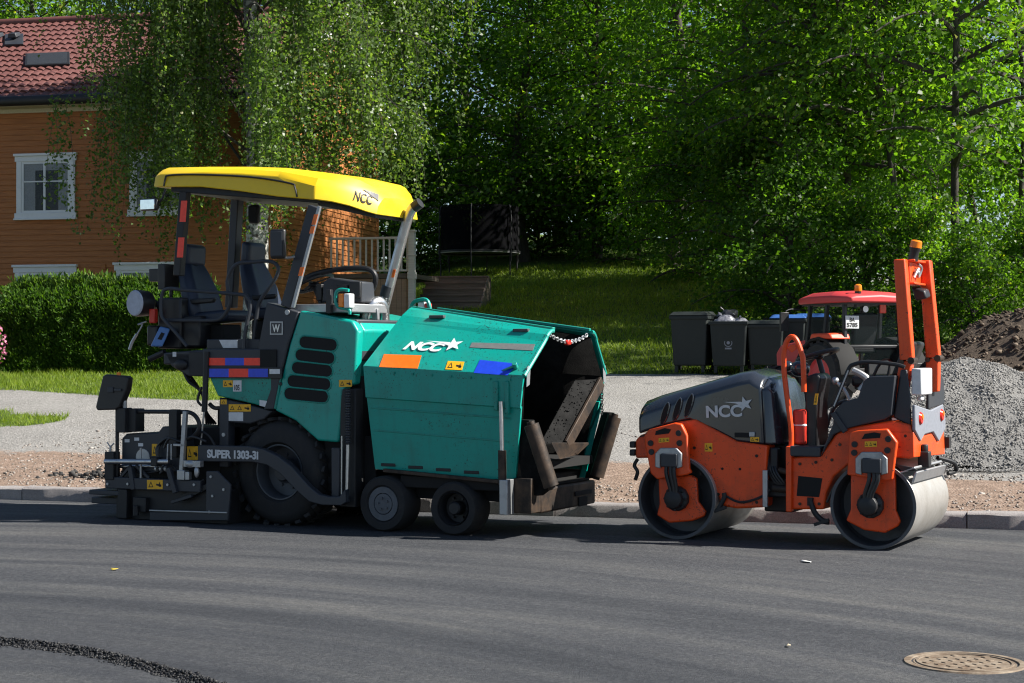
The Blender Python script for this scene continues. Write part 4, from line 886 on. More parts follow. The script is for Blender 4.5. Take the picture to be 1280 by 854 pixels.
# ---- tail: cheeks, tail panel, tank, lamps, bumper
ux = T(1140, 540, v).x
b = MB(); b.hull([T(x, y, .1) for x, y in ((1117, 522), (1139, 533), (1139, 500), (1134, 462), (1126, 462))], [T(x, y, .13) for x, y in ((1117, 522), (1139, 533), (1139, 500), (1134, 462), (1126, 462))]); b.build('tail_cheek', M['grey'], roller, .012)
F_ = lambda x, y: Q.F(x, y, ux + .002)
b = MB(); pp = [F_(x, y) for x, y in ((1140, 538), (1140, 506), (1160, 513), (1175, 505), (1178, 520), (1178, 536), (1170, 552), (1163, 540), (1152, 543), (1147, 552))]
b.hull(pp, [p + V((.03, 0, 0)) for p in pp]); tpn = b.build('tail_panel', M['greydisc'], roller, .01)
b = MB(); pp = [F_(x, y) for x, y in ((1157, 512), (1158, 468), (1162, 464), (1172, 465), (1176, 475), (1177, 505))]; b.hull(pp, [p + V((.03, 0, 0)) for p in pp]); b.build('tail_cheek', M['grey'], roller, .012)
b = MB(); pp = [F_(x, y) for x, y in ((1140, 572), (1140, 540), (1148, 553), (1153, 545), (1163, 542), (1170, 554), (1178, 538), (1179, 568))]; b.hull([p - V((.2, 0, 0)) for p in pp], [p + V((.015, 0, 0)) for p in pp]); b.build('tail_frame', M['orange'], roller, .008)
for (x, y) in ((1146, 523), (1172.5, 519)):
    c = F_(x, y) + V((.032, 0, 0)); b = MB(); b.lathe([(0, .02), (.045, .016), (.058, .0)], c, (1, 0, 0), 20); tl = b.build('tail_lamp', M['redlens'], tpn)
    b = MB(); b.lathe([(0, .027), (.022, .024), (.024, .018)], c + V((0, 0, .012)), (1, 0, 0), 14); b.build('lamp_centre', M['amber'], tl)
b = MB(); p0 = F_(1142, 494); b.span(p0 + V((-.02, 0, 0)), F_(1155.5, 460) + V((.07, 0, 0))); b.span(F_(1146, 501) + V((0, 0, 0)), F_(1150, 495) + V((.04, 0, 0))); b.build('water_filler', M['labelwhite'], roller, .012)
b = MB(); c = F_(1150, 574) + V((.04, 0, 0)); b.box(c, (.1, .1, .14)); b.cyl(c + V((0, 0, .05)), c + V((0, 0, .13)), .035, 10); b.build('water_pump', M['black'], roller, .012); b = MB(); c2 = F_(1181, 553); b.box(c2 + V((.0, .0, 0)), (.10, .09, .10)); b.tube([F_(1172, 572), F_(1178, 578) + V((.1, 0, 0)), F_(1181, 588) + V((.1, 0, 0)), F_(1178, 592) + V((.05, 0, 0))], .02, 8); b.build('tow_fitting', M['black'], roller, .012)
b = MB(); sx = DR * math.cos(R(48)); sz = DR + DR * math.sin(R(48)); b.box((sx + .03, RW / 2, sz + .03), (.16, RW - .04, .02), Quaternion((0, 1, 0), R(-20))); b.box((sx + .10, RW / 2, sz - .025), (.02, RW - .05, .10), Quaternion((0, 1, 0), R(20)))
b.build('drum_scraper', M['galv'], roller, .005)
b = MB(); b.hull([T(x, y, .02) for x, y in ((1118, 580), (1140, 584), (1148, 588), (1128, 590))], [T(x, y, .14) for x, y in ((1118, 580), (1140, 584), (1148, 588), (1128, 590))]); b.build('scraper_bracket', M['black'], roller, .006)
b = MB(); b.tube([T(1013, 626, .04), T(1018, 640, .04), T(1027, 650, .04), T(1036, 653, .04)], .025, 8); b.bar(T(1018, 656, .03), T(1036, 650, .03), .03, .03); b.cyl(T(1013, 622, .06), T(1013, 632, .06), .03, 8); b.build('scraper_arm', M['black'], roller)

for (x, y) in ((876, 592), (898, 618), (946, 628), (946, 570), (868, 560), (930, 628)):
    b = MB(); p = T(x, y, v); b.cyl(p + V((0, .004, 0)), p - V((0, .009, 0)), .014, 8); b.build('bolt', M['rust'], fbd)
for (x, y) in ((1000, 580), (1000, 630), (1024, 630), (1040, 575), (1050, 556), (1125, 560), (1132, 545), (1020, 578)):
    b = MB(); p = T(x, y, v); b.cyl(p + V((0, .004, 0)), p - V((0, .009, 0)), .014, 8); b.build('bolt', M['rust'], rbd)
b = MB(); b.tube([T(904, 618, v - .01), T(925, 628, v - .02), T(950, 622, v - .01), T(962, 612, v)], .012, 6); b.tube([T(1060, 588, v - .01), T(1045, 605, v - .02), T(1034, 628, v)], .012, 6); b.build('grease_line', M['blackplastic'], roller)
b = MB(); b.bar(T(800, 546, v - .004), T(846, 531, v - .004), .012, .012); b.build('frame_seam', M['black'], fbd)
# ================================================================== the ground, road and kerb
kd = V((math.cos(R(17.6)), -math.sin(R(17.6)), 0)); kn = V((math.sin(R(17.6)), math.cos(R(17.6)), 0))    # along / away from the kerb
K0 = V((0, 17.85, 0))
def kp(t, s, z=0): return K0 + kd * t + kn * s + V((0, 0, z))

def ground_mat():
    m, n, l, b = new_mat('gravel_and_soil')
    co = coords(n, l); at = n.new('ShaderNodeAttribute'); at.attribute_name = 'zone'; sp = n.new('ShaderNodeSeparateColor'); l.new(at.outputs['Color'], sp.inputs[0])
    big = noise_node(n, l, .7, 5, .6, co); mid = noise_node(n, l, 9, 5, .7, co); vo = n.new('ShaderNodeTexVoronoi'); vo.inputs['Scale'].default_value = 34; l.new(co, vo.inputs['Vector'])
    fine = noise_node(n, l, 60, 3, .7, co)
    grav = ramp(n, l, vo.outputs['Color'], [(.0, (.13, .125, .118)), (.5, (.22, .212, .20)), (1, (.36, .35, .335))])
    g2 = mixcol(n, l, .35, grav.outputs[0], ramp(n, l, big.outputs[0], [(.3, (.17, .16, .145)), (.7, (.33, .32, .30))]).outputs[0])
    dirt = ramp(n, l, mid.outputs[0], [(.25, (.12, .085, .062)), (.55, (.25, .18, .138)), (.8, (.38, .31, .255))])
    soil = ramp(n, l, mid.outputs[0], [(.3, (.03, .05, .010)), (.55, (.075, .115, .02)), (.8, (.13, .15, .04))])
    w = n.new('ShaderNodeMath'); w.operation = 'MULTIPLY_ADD'; l.new(mid.outputs[0], w.inputs[0]); w.inputs[1].default_value = .9; w.inputs[2].default_value = -.45
    def edge(ch):
        a = n.new('ShaderNodeMath'); a.operation = 'ADD'; l.new(sp.outputs[ch], a.inputs[0]); l.new(w.outputs[0], a.inputs[1])
        return ramp(n, l, a.outputs[0], [(.42, (0, 0, 0)), (.58, (1, 1, 1))]).outputs[0]
    c1 = mixcol(n, l, edge(1), g2, dirt.outputs[0]); c2 = mixcol(n, l, edge(0), c1, soil.outputs[0])
    l.new(c2, b.inputs['Base Color']); b.inputs['Roughness'].default_value = .95; b.inputs['Specular IOR Level'].default_value = .2
    ad = n.new('ShaderNodeMath'); ad.operation = 'ADD'; l.new(vo.outputs['Distance'], ad.inputs[0]); l.new(fine.outputs[0], ad.inputs[1])
    bump(n, l, b, ad.outputs[0], .7, .02); return m
def grass_edge(x, y):
    s = sdist(x, y)
    e = 9.2 - .7 * sstep(-9, -5.5, x) + 5.5 * sstep(-4.5, 1.0, x) + .6 * gnoise(x, y, .35) - 0 * s
    g = sstep(e - .25, e + .25, s)
    if x > 3.6: g = max(g * (1 - sstep(3.6, 6, x)) , sstep(16, 17, s))
    # worn patch of grass beside the drive
    dx = (x + 8.4) / 1.6; dy = (s - 5.5) / 1.2
    p = 1 - sstep(.7, 1.15, math.hypot(dx, dy) + .35 * gnoise(x, y, 1.6))
    if x < -6.0: g = max(g, p * .85)
    return g
def build_ground():
    ts = np.concatenate([np.linspace(-170, -26, 18, endpoint=False), np.linspace(-26, -14, 30, endpoint=False), np.linspace(-14, 10, 190, endpoint=False), np.linspace(10, 24, 30, endpoint=False), np.linspace(24, 170, 18)])
    ss = np.concatenate([np.linspace(-70, -.5, 6), [.02, .10, .14, .24], np.linspace(.34, 20, 170, endpoint=False), np.linspace(20, 50, 60, endpoint=False), np.linspace(50, 300, 30)])
    nx, ny = len(ts), len(ss); vs = np.zeros((ny, nx, 3)); zone = np.zeros((ny, nx, 4), np.float32); zone[..., 3] = 1
    for j, s in enumerate(ss):
        for i, t in enumerate(ts):
            q = kp(t, s); x, y = q.x, q.y; z = gz(x, y) if s > .12 else -.03
            if s > .3: z += (.02 * gnoise(x, y, 1.5) + .03 * gnoise(x, y, .5)) * min(1, (s - .3))
            vs[j, i] = (x, y, z)
            zone[j, i, 0] = grass_edge(x, y) if s > 0 else 0
            zone[j, i, 1] = 1 - sstep(2.0, 3.4, s + .5 * gnoise(x, y, .8))
    idx = np.arange(nx * ny).reshape(ny, nx); f = np.stack([idx[:-1, :-1], idx[:-1, 1:], idx[1:, 1:], idx[1:, :-1]], -1).reshape(-1, 4)
    o = np_mesh('ground', vs.reshape(-1, 3), f, ground_mat(), smooth=True)
    a = o.data.attributes.new('zone', 'FLOAT_COLOR', 'POINT'); a.data.foreach_set('color', zone.reshape(-1))
    tag(o, kind='structure'); return o
build_ground()

G0 = Frame((0, 0, 0), 0)
gp = lambda x, y, z=0: G0.hit(x, y, (0, 0, z), (0, 0, 1))
def road_mat():
    m, n, l, b = new_mat('fresh_asphalt')
    co = coords(n, l); st = coords(n, l, (.35, 4.5, 1), (0, 0, R(17.6)))
    cv = n.new('ShaderNodeVectorMath'); cv.operation = 'SUBTRACT'; l.new(co, cv.inputs[0]); cv.inputs[1].default_value = (-7, 2, 0)
    ln = n.new('ShaderNodeVectorMath'); ln.operation = 'LENGTH'; l.new(cv.outputs[0], ln.inputs[0]); sx = n.new('ShaderNodeSeparateXYZ'); l.new(cv.outputs[0], sx.inputs[0])
    an = n.new('ShaderNodeMath'); an.operation = 'ARCTAN2'; l.new(sx.outputs[1], an.inputs[0]); l.new(sx.outputs[0], an.inputs[1]); pr = n.new('ShaderNodeMath'); pr.operation = 'MULTIPLY'; l.new(ln.outputs['Value'], pr.inputs[0]); pr.inputs[1].default_value = 3.2; pa = n.new('ShaderNodeMath'); pa.operation = 'MULTIPLY'; l.new(an.outputs[0], pa.inputs[0]); pa.inputs[1].default_value = 3.5
    pc = n.new('ShaderNodeCombineXYZ'); l.new(pr.outputs[0], pc.inputs[0]); l.new(pa.outputs[0], pc.inputs[1])
    s1 = noise_node(n, l, .55, 5, .62, pc.outputs[0], .4); s2 = noise_node(n, l, .35, 4, .55, co); gr = noise_node(n, l, 170, 2, .8, co); mid = noise_node(n, l, 26, 4, .75, co)
    vo = n.new('ShaderNodeTexVoronoi'); vo.inputs['Scale'].default_value = 75; l.new(co, vo.inputs['Vector'])
    base = ramp(n, l, s1.outputs[0], [(.32, (.022, .026, .033)), (.44, (.048, .053, .061)), (.54, (.082, .085, .089)), (.66, (.155, .152, .145))])
    fs = noise_node(n, l, 3.2, 5, .7, st, .2); base2 = mixcol(n, l, .4, base.outputs[0], ramp(n, l, fs.outputs[0], [(.3, (.030, .033, .039)), (.55, (.066, .068, .072)), (.75, (.12, .118, .114))]).outputs[0])
    c = mixcol(n, l, .42, base2, ramp(n, l, gr.outputs[0], [(.22, (.010, .011, .014)), (.5, (.055, .057, .062)), (.8, (.22, .22, .22))]).outputs[0])
    md = noise_node(n, l, 55, 3, .75, co); vg = n.new('ShaderNodeTexVoronoi'); vg.inputs['Scale'].default_value = 42; l.new(co, vg.inputs['Vector']); c = mixcol(n, l, .34, c, ramp(n, l, vg.outputs['Color'], [(.15, (.012, .013, .016)), (.5, (.055, .058, .064)), (.85, (.16, .16, .158))]).outputs[0])
    c = mixcol(n, l, .34, c, ramp(n, l, md.outputs[0], [(.32, (.012, .013, .016)), (.5, (.060, .062, .068)), (.68, (.17, .168, .165))]).outputs[0])
    dust = ramp(n, l, s2.outputs[0], [(.45, (0, 0, 0)), (.75, (.22, .22, .22))]); c = mixcol(n, l, dust.outputs[0], c, (.13, .128, .122))
    sp = ramp(n, l, vo.outputs['Color'], [(.93, (0, 0, 0)), (.97, (.7, .7, .7))]); c = mixcol(n, l, sp.outputs[0], c, (.15, .15, .15))
    w_ = n.new('ShaderNodeMath'); w_.operation = 'MULTIPLY_ADD'; l.new(s2.outputs[0], w_.inputs[0]); w_.inputs[1].default_value = .6; l.new(ln.outputs['Value'], w_.inputs[2])
    of = n.new('ShaderNodeMath'); of.operation = 'SUBTRACT'; l.new(w_.outputs[0], of.inputs[0]); of.inputs[1].default_value = 11.05
    lane = ramp(n, l, of.outputs[0], [(.0, (.76, .775, .80)), (.34, (1, 1, 1))])
    mu = n.new('ShaderNodeMix'); mu.data_type = 'RGBA'; mu.blend_type = 'MULTIPLY'; mu.inputs[0].default_value = 1; l.new(c, mu.inputs[6]); l.new(lane.outputs[0], mu.inputs[7]); c = mu.outputs[2]
    mb = n.new('ShaderNodeMix'); mb.data_type = 'RGBA'; mb.blend_type = 'MULTIPLY'; mb.inputs[0].default_value = 1; l.new(c, mb.inputs[6]); l.new(ramp(n, l, s1.outputs[0], [(.34, (.60, .62, .66)), (.47, (.78, .79, .82)), (.56, (.92, .92, .92)), (.66, (1.12, 1.10, 1.06))]).outputs[0], mb.inputs[7]); c = mb.outputs[2]
    l.new(c, b.inputs['Base Color']); b.inputs['Specular IOR Level'].default_value = .35
    l.new(ramp(n, l, mid.outputs[0], [(.3, (.62,) * 3), (.7, (.9,) * 3)]).outputs[0], b.inputs['Roughness'])
    ad = n.new('ShaderNodeMath'); ad.operation = 'ADD'; l.new(gr.outputs[0], ad.inputs[0]); l.new(mid.outputs[0], ad.inputs[1])
    bump(n, l, b, ad.outputs[0], .8, .010); return m
b = MB(); b.add([kp(-90, -40), kp(90, -40), kp(90, .02), kp(-90, .02)], [(0, 1, 2, 3)]); road = b.build('road', road_mat(), smooth=0); tag(road, kind='structure')

def granite_mat():
    m, n, l, b = new_mat('granite_kerb'); co = coords(n, l); a = noise_node(n, l, 80, 4, .8, co); c = noise_node(n, l, 3, 5, .6, co)
    x = mixcol(n, l, .45, ramp(n, l, a.outputs[0], [(.3, (.09, .08, .078)), (.5, (.23, .21, .205)), (.7, (.42, .39, .375))]).outputs[0], ramp(n, l, c.outputs[0], [(.3, (.15, .13, .125)), (.7, (.34, .325, .315))]).outputs[0])
    l.new(x, b.inputs['Base Color']); b.inputs['Roughness'].default_value = .8; bump(n, l, b, a.outputs[0], .6, .008); return m
b = MB(); rnd = random.Random(3); t = -34
while t < 34:                                                 # one granite block after another
    L = rnd.uniform(.9, 1.25); j = rnd.uniform(-.014, .014); h = .152 + rnd.uniform(-.01, .012)
    n_ = 6; lo = []; hi = []
    prof = [(0, -.05), (.0, h - .025), (.02, h - .004), (.04, h), (.16, h + .004), (.2, h - .01), (.2, -.05)]
    rg = []
    for k in range(n_ + 1):
        tt = t + .006 + (L - .012) * k / n_
        rg.append([kp(tt, .03 + j + a_ + rnd.uniform(-.008, .008), z_ + rnd.uniform(-.007, .007)) for a_, z_ in prof])
    b.loft(rg, True, True); t += L
kb = b.build('kerb', granite_mat(), smooth=45); tag(kb, kind='structure')

# ---- crumbs of black asphalt along the joint in the foreground, stones on the soil
def scatter_stones(name, pts, size, mat, parent=None, sq=.75, jitter=.35, seed=1):
    rng = np.random.default_rng(seed); n = len(pts); base = np.array([(1, 0, 0), (0, 1, 0), (-1, 0, 0), (0, -1, 0), (0, 0, 1), (0, 0, -1)], float)
    fs = np.array([(0, 1, 4), (1, 2, 4), (2, 3, 4), (3, 0, 4), (1, 0, 5), (2, 1, 5), (3, 2, 5), (0, 3, 5)])
    q = rng.normal(size=(n, 4)); q /= np.linalg.norm(q, axis=1, keepdims=True); w, x, y, z = q.T
    rot = np.stack([1 - 2 * (y * y + z * z), 2 * (x * y - z * w), 2 * (x * z + y * w), 2 * (x * y + z * w), 1 - 2 * (x * x + z * z), 2 * (y * z - x * w), 2 * (x * z - y * w), 2 * (y * z + x * w), 1 - 2 * (x * x + y * y)], 1).reshape(n, 3, 3)
    sc = (np.asarray(size)[:, None] if np.ndim(size) else size) * (1 + jitter * rng.uniform(-1, 1, (n, 3)))
    v = base[None] * sc[:, None, :] * (1 + .3 * rng.uniform(-1, 1, (n, 6, 1))); v = np.einsum('nij,nkj->nki', rot, v); v[:, :, 2] *= sq
    v += np.asarray(pts)[:, None, :]
    f = (np.arange(n)[:, None, None] * 6 + fs[None]).reshape(-1, 3)
    return np_mesh(name, v.reshape(-1, 3), f, mat, parent, tint=np.repeat(rng.uniform(0, 1, n), 6))
def tint_mat(name, stops, rough=.9, trans=0.0, tcol=None, spec=.3, mixn=0):
    m, n, l, b = new_mat(name); at = n.new('ShaderNodeAttribute'); at.attribute_name = 'tint'
    r = ramp(n, l, at.outputs['Fac'], stops); l.new(r.outputs[0], b.inputs['Base Color']); b.inputs['Roughness'].default_value = rough; b.inputs['Specular IOR Level'].default_value = spec
    if trans:
        t = n.new('ShaderNodeBsdfTranslucent'); mx = n.new('ShaderNodeMixShader'); mx.inputs[0].default_value = trans
        h = n.new('ShaderNodeMix'); h.data_type = 'RGBA'; h.blend_type = 'MULTIPLY'; h.inputs[0].default_value = 1; l.new(r.outputs[0], h.inputs[6]); h.inputs[7].default_value = (*(tcol or (1.6, 1.9, .7)), 1)
        l.new(h.outputs[2], t.inputs[0]); out = [x for x in n if x.type == 'OUTPUT_MATERIAL'][0]
        l.new(b.outputs[0], mx.inputs[1]); l.new(t.outputs[0], mx.inputs[2]); l.new(mx.outputs[0], out.inputs[0])
    return m
rng = np.random.default_rng(5)
path = [gp(-60, 800), gp(0, 803), (gp(60, 809)), gp(120, 818), gp(185, 834), gp(250, 852), gp(330, 885)]
pp = []
for i in range(len(path) - 1):
    for k in range(950):
        q = path[i].lerp(path[i + 1], rng.uniform()); d = rng.normal(0, .038); h = .03 * math.exp(-(d / .04) ** 2)
        pp.append((q.x + d * .35, q.y + d, rng.uniform(0, h) + .002))
tag(scatter_stones('asphalt_crumbs', pp, rng.uniform(.004, .014, len(pp)), tint_mat('asphalt_crumb', [(0, (.008, .008, .009)), (.8, (.022, .022, .024)), (1, (.06, .06, .06))], .6)), 'ridge of black asphalt crumbs along the joint in the road', 'asphalt crumbs', kind='stuff')
tag(scatter_stones('asphalt_clumps', CLUMPS[0], rng.uniform(.003, .011, len(CLUMPS[0])), tint_mat('wet_asphalt_clump', [(0, (.003, .003, .003)), (1, (.013, .013, .013))], .7, spec=.25), CLUMPS[1]), kind='stuff')
pp = []; sz = []
while len(pp) < 9000:
    x = rng.uniform(-8, 9.5); s = abs(rng.normal(0, 1)) * 2.6 + .3
    q = kp(x, s); 
    if grass_edge(q.x, q.y) > .4 and rng.uniform() < .8: continue
    pp.append((q.x, q.y, gz(q.x, q.y) + .005)); sz.append(rng.uniform(.006, .022) * (1.6 if rng.uniform() < .05 else 1))
tag(scatter_stones('loose_gravel', pp, np.array(sz), tint_mat('loose_stone', [(0, (.10, .085, .07)), (.5, (.22, .19, .165)), (1, (.36, .33, .30))])), 'loose stones strewn over the bare ground behind the kerb', 'gravel', kind='stuff')
pp = []; 
for k in range(500):
    q = kp(rng.normal(-4.6, .75), rng.normal(1.05, .10)); pp.append((q.x, q.y, gz(q.x, q.y) + rng.uniform(0, .05)))
tag(scatter_stones('broken_asphalt', pp, rng.uniform(.015, .05, len(pp)), tint_mat('broken_asphalt', [(0, (.015, .015, .016)), (1, (.06, .058, .055))])), 'dark crumbled asphalt spilled behind the kerb near the screed', 'rubble', kind='stuff')

# ---- manhole, bits of litter
def manhole():
    c = gp(1206, 829); r = .325; g = empty('manhole_cover', c); tag(g, 'round rusty cast iron manhole cover sunk in the asphalt', 'manhole cover')
    rm = worn('rusty_cast_iron', (.115, .075, .046), .7, .2, (.30, .25, .19), .8, 9.0, bumpy=.002, lo=.35, hi=.65)
    b = MB(); b.lathe([(r + .01, -.01), (r, .008), (r - .035, .008), (r - .04, -.004)], (0, 0, 0), (0, 0, 1), 56); b.build('outer_ring', rm, g)
    b = MB(); b.lathe([(0, .003), (r - .05, .003), (r - .05, -.008)], (0, 0, 0), (0, 0, 1), 56)
    b.lathe([(r - .08, .004), (r - .078, .009), (r - .065, .009), (r - .063, .004)], (0, 0, 0), (0, 0, 1), 56); ld = b.build('lid', rm, g)
    b = MB()
    for i in range(-4, 5):
        for j in range(-4, 5):
            x, y = i * .052, j * .052
            if math.hypot(x, y) < r - .10 and (i + j) % 2 == 0: b.box((x, y, .005), (.042, .03, .006), Quaternion((0, 0, 1), .6))
    b.build('grip_pattern', rm, ld, .002)
manhole()
def litter(px, py, nm, lab, cat, sz, mat, bend=.3):
    c = gp(px, py); b = MB(); k = 5; pts = []
    for i in range(k):
        t = i / (k - 1) - .5; w = sz * .3 * (1 - 3.4 * t * t) + .002
        pts.append([V((t * sz, -w, .004 + bend * sz * abs(t))), V((t * sz, w, .012 + bend * sz * t * t))])
    b.loft(pts); o = b.build(nm, mat, solid=.0015, loc=c); o.rotation_euler = (0, 0, px * .7); tag(o, lab, cat); return o
leafm = plain('yellow_leaf', (.55, .42, .06), .6); paperm = plain('white_scrap', (.75, .75, .73), .7)
litter(143, 713, 'fallen_leaf', 'small yellow fallen leaf alone on the asphalt below the screed', 'leaf', .07, leafm)
litter(1008, 703, 'paper_scrap', 'flat white scrap on the asphalt in front of the rear drum', 'scrap', .12, paperm, .05)
litter(985, 809, 'dry_leaf', 'small pale dry leaf on the asphalt left of the manhole cover', 'leaf', .05, plain('dry_leaf', (.5, .42, .3), .7))

# ================================================================== heaps
def heap(name, c, rx, ry, h, mat, stone_mat, nst, ss, lab, cat, seed, jag=.08, pw=1.25, cr=.12):
    n, m = 64, 22; vs = []; fs = []; g0 = gz(c[0], c[1])
    def hh(a, r):
        drop = .22 * max(0, r - .97) / .03 if r > .97 else 0; x = c[0] + rx * r * math.cos(a); y = c[1] + ry * r * math.sin(a)
        k = max(0, 1 - r) ** 1.0; k = (math.sqrt(cr * cr + (1 - r) ** 2 * 0 + 0) * 0 + (1 - math.sqrt(r * r + cr) + (math.sqrt(1 + cr) - 1)) / (1 - math.sqrt(cr) + math.sqrt(1 + cr) - 1))
        z = h * max(0, k) * (1 + .16 * gnoise(x + seed, y, .8)) + jag * gnoise(x, y + seed, 2.5) * k + jag * .5 * gnoise(x, y, 6) * min(1, k * 5)
        return V((x, y, gz(x, y) + .01 + z - min(.3, drop)))
    for i in range(m + 1):
        for k in range(n): vs.append(hh(2 * math.pi * k / n, (i / m) * (1 + .06 * math.sin(3 * 2 * math.pi * k / n + seed))))
    for i in range(m):
        for k in range(n): fs.append((i * n + k, i * n + (k + 1) % n, (i + 1) * n + (k + 1) % n, (i + 1) * n + k))
    b = MB(); b.add(vs, fs); o = b.build(name, mat, smooth=80); tag(o, lab, cat)
    rg = np.random.default_rng(seed); pts = []; 
    for k in range(nst):
        a = rg.uniform(math.pi * .75, math.pi * 2.25) if k % 5 else rg.uniform(0, 6.28); r = math.sqrt(rg.uniform(0, 1.12)); p = hh(a, min(r, .97)); o_ = rg.uniform(0, .16) if r > .97 else 0; pts.append((p.x + o_ * math.cos(a), p.y + o_ * math.sin(a), p.z + .004 - o_ * .12))
    st = scatter_stones(name + '_stones', pts, ss * rg.lognormal(0, .38, nst), stone_mat, o, seed=seed); tag(st, kind='stuff'); return o
def heap_mat(name, stops, sc):
    m, n, l, b = new_mat(name); co = coords(n, l); a = noise_node(n, l, sc, 5, .75, co); l.new(ramp(n, l, a.outputs[0], stops).outputs[0], b.inputs['Base Color']); b.inputs['Roughness'].default_value = .95; bump(n, l, b, a.outputs[0], .9, .03); return m
heap('gravel_heap', (5.95, 22.7), 2.5, 2.0, 1.20, heap_mat('crushed_stone', [(.3, (.15, .146, .138)), (.5, (.20, .195, .186)), (.7, (.25, .245, .235))], 40), tint_mat('crushed_stone_chip', [(0, (.165, .16, .152)), (.5, (.215, .209, .20)), (1, (.285, .279, .268))]), 34000, .010, 'tall heap of pale grey crushed stone behind the roller', 'gravel heap', 4)
heap('soil_heap', (10.0, 28.6), 3.9, 2.6, 1.5, heap_mat('dark_soil', [(.3, (.03, .022, .015)), (.55, (.075, .053, .036)), (.75, (.13, .098, .07))], 22), tint_mat('soil_clod', [(0, (.03, .022, .015)), (.7, (.09, .065, .045)), (1, (.18, .14, .105))]), 6000, .026, 'broad heap of dark brown soil behind the gravel heap', 'soil heap', 9, .14)

# ================================================================== the timber house
HO = Frame((-5.63, 40.0, 0), R(12.5)); HS = HO.S; GZH = 1.45
house = empty('timber_house', HO.loc, HO.th); tag(house, 'ochre timber house with white windows and red tiled roof', 'house')
def wood_mat(name, c0, c1, sc=(1, 1, 14)):
    m, n, l, b = new_mat(name); co = coords(n, l, (.6, .6, 9)); a = noise_node(n, l, 3, 5, .6, co); l.new(ramp(n, l, a.outputs[0], [(.3, c0), (.7, c1)]).outputs[0], b.inputs['Base Color']); b.inputs['Roughness'].default_value = .7
    bump(n, l, b, a.outputs[0], .25, .01); return m
M['ochre'] = wood_mat('ochre_boards', (.27, .095, .024), (.43, .16, .044)); M['palecream'] = plain('cream_paint', (.50, .46, .32), .6); M['trim'] = worn('white_trim', (.68, .70, .71), .55, 0, (.45, .46, .46), .3, 4.0)
EAVE = 7.72; LW = 13.5; DW = 8.4; RIDGE = 10.5; OV = .47
def boards(b, p0, p1, z0, z1f, out, step=.135):
    """overlapping weatherboards between two ground points"""
    p0 = V(p0); p1 = V(p1); out = V(out); z = z0
    while z < z1f(0.5):
        zt = z + step
        b.add([p0 + out * .028 + V((0, 0, z)), p1 + out * .028 + V((0, 0, z)), p1 + out * .006 + V((0, 0, zt)), p0 + out * .006 + V((0, 0, zt)), p0 + out * .004 + V((0, 0, z)), p1 + out * .004 + V((0, 0, z))], [(0, 1, 2, 3), (4, 5, 1, 0)]); z = zt
b = MB(); boards(b, (-LW, 0, 0), (0, 0, 0), GZH - .4, lambda t: EAVE, (0, -1, 0)); b.span((-LW, .0, GZH - 1), (0, .2, EAVE)); b.build('front_wall', M['ochre'], house, smooth=0)
b = MB(); boards(b, (0, .0, 0), (0, DW, 0), GZH - .4, lambda t: EAVE, (1, 0, 0))
z = EAVE
b.hull([V((0, 0, GZH - 1)), V((0, DW, GZH - 1)), V((0, DW, EAVE)), V((0, DW / 2, RIDGE - .1)), V((0, 0, EAVE))], [V((-.2, 0, GZH - 1)), V((-.2, DW, GZH - 1)), V((-.2, DW, EAVE)), V((-.2, DW / 2, RIDGE - .1)), V((-.2, 0, EAVE))])
while z < RIDGE - .25:
    y0 = (z - EAVE) / (RIDGE - EAVE) * DW / 2; y1 = (z + .135 - EAVE) / (RIDGE - EAVE) * DW / 2
    b.add([(.028, y0, z), (.028, DW - y0, z), (.006, DW - y1, z + .135), (.006, y1, z + .135)], [(0, 1, 2, 3)]); z += .135
b.build('gable_wall', M['ochre'], house, smooth=0)
b = MB(); b.span((-LW, DW, GZH - 1), (-.2, DW - .2, EAVE)); b.span((-LW, .2, GZH - 1), (-LW + .2, DW - .2, EAVE)); b.build('back_wall', M['ochre'], house, smooth=0)
b = MB()
for (x, y) in ((0, 0), (0, DW)): b.span((x - .1, y - .035 if y == 0 else y - .09, GZH - .5), (x + .035, y + .1 if y == 0 else y + .035, EAVE - .02))
b.build('corner_board', M['ochre'], house)
# roof of pantiles
def tile_mat():
    m, n, l, b = new_mat('red_roof_tiles'); co = coords(n, l); a = noise_node(n, l, 5, 4, .6, co); c = noise_node(n, l, .8, 4, .6, co)
    l.new(mixcol(n, l, .4, ramp(n, l, a.outputs[0], [(.3, (.075, .026, .022)), (.7, (.15, .050, .042))]).outputs[0], ramp(n, l, c.outputs[0], [(.3, (.085, .032, .028)), (.7, (.16, .066, .057))]).outputs[0]), b.inputs['Base Color']); b.inputs['Roughness'].default_value = .6; return m
tmat = tile_mat(); sl = V((0, DW / 2 + OV, RIDGE - EAVE)); nrm = V((0, -(RIDGE - EAVE), DW / 2 + OV)).normalized()
def roof_side(front):
    nxs = int((LW + .9) / .22) * 6; rows = 15; xs = np.linspace(-LW - .45, .45, nxs); V0 = []; 
    for r in range(rows):
        for (t, up) in ((0.0, .06), (.5, .042), (.999, .018)):
            tt = (r + t) / rows
            for x in xs:
                ph = ((x / .22) % 1.0); w = .045 * (math.sin(2 * math.pi * ph) * .6 + .25 * math.sin(4 * math.pi * ph + .6))
                y = -OV + sl.y * tt; z = EAVE - .0 + .08 + sl.z * tt
                p = V((x, y, z)) + nrm * (up + w); V0.append((p.x, p.y if front else DW - p.y, p.z))
    nr = rows * 3; idx = np.arange(nr * nxs).reshape(nr, nxs); f = np.stack([idx[:-1, :-1], idx[:-1, 1:], idx[1:, 1:], idx[1:, :-1]], -1).reshape(-1, 4)
    o = np_mesh('roof', np.array(V0), f, tmat, house, smooth=True); o.data.set_sharp_from_angle(angle=R(50)); return o
rf = roof_side(True); roof_side(False)
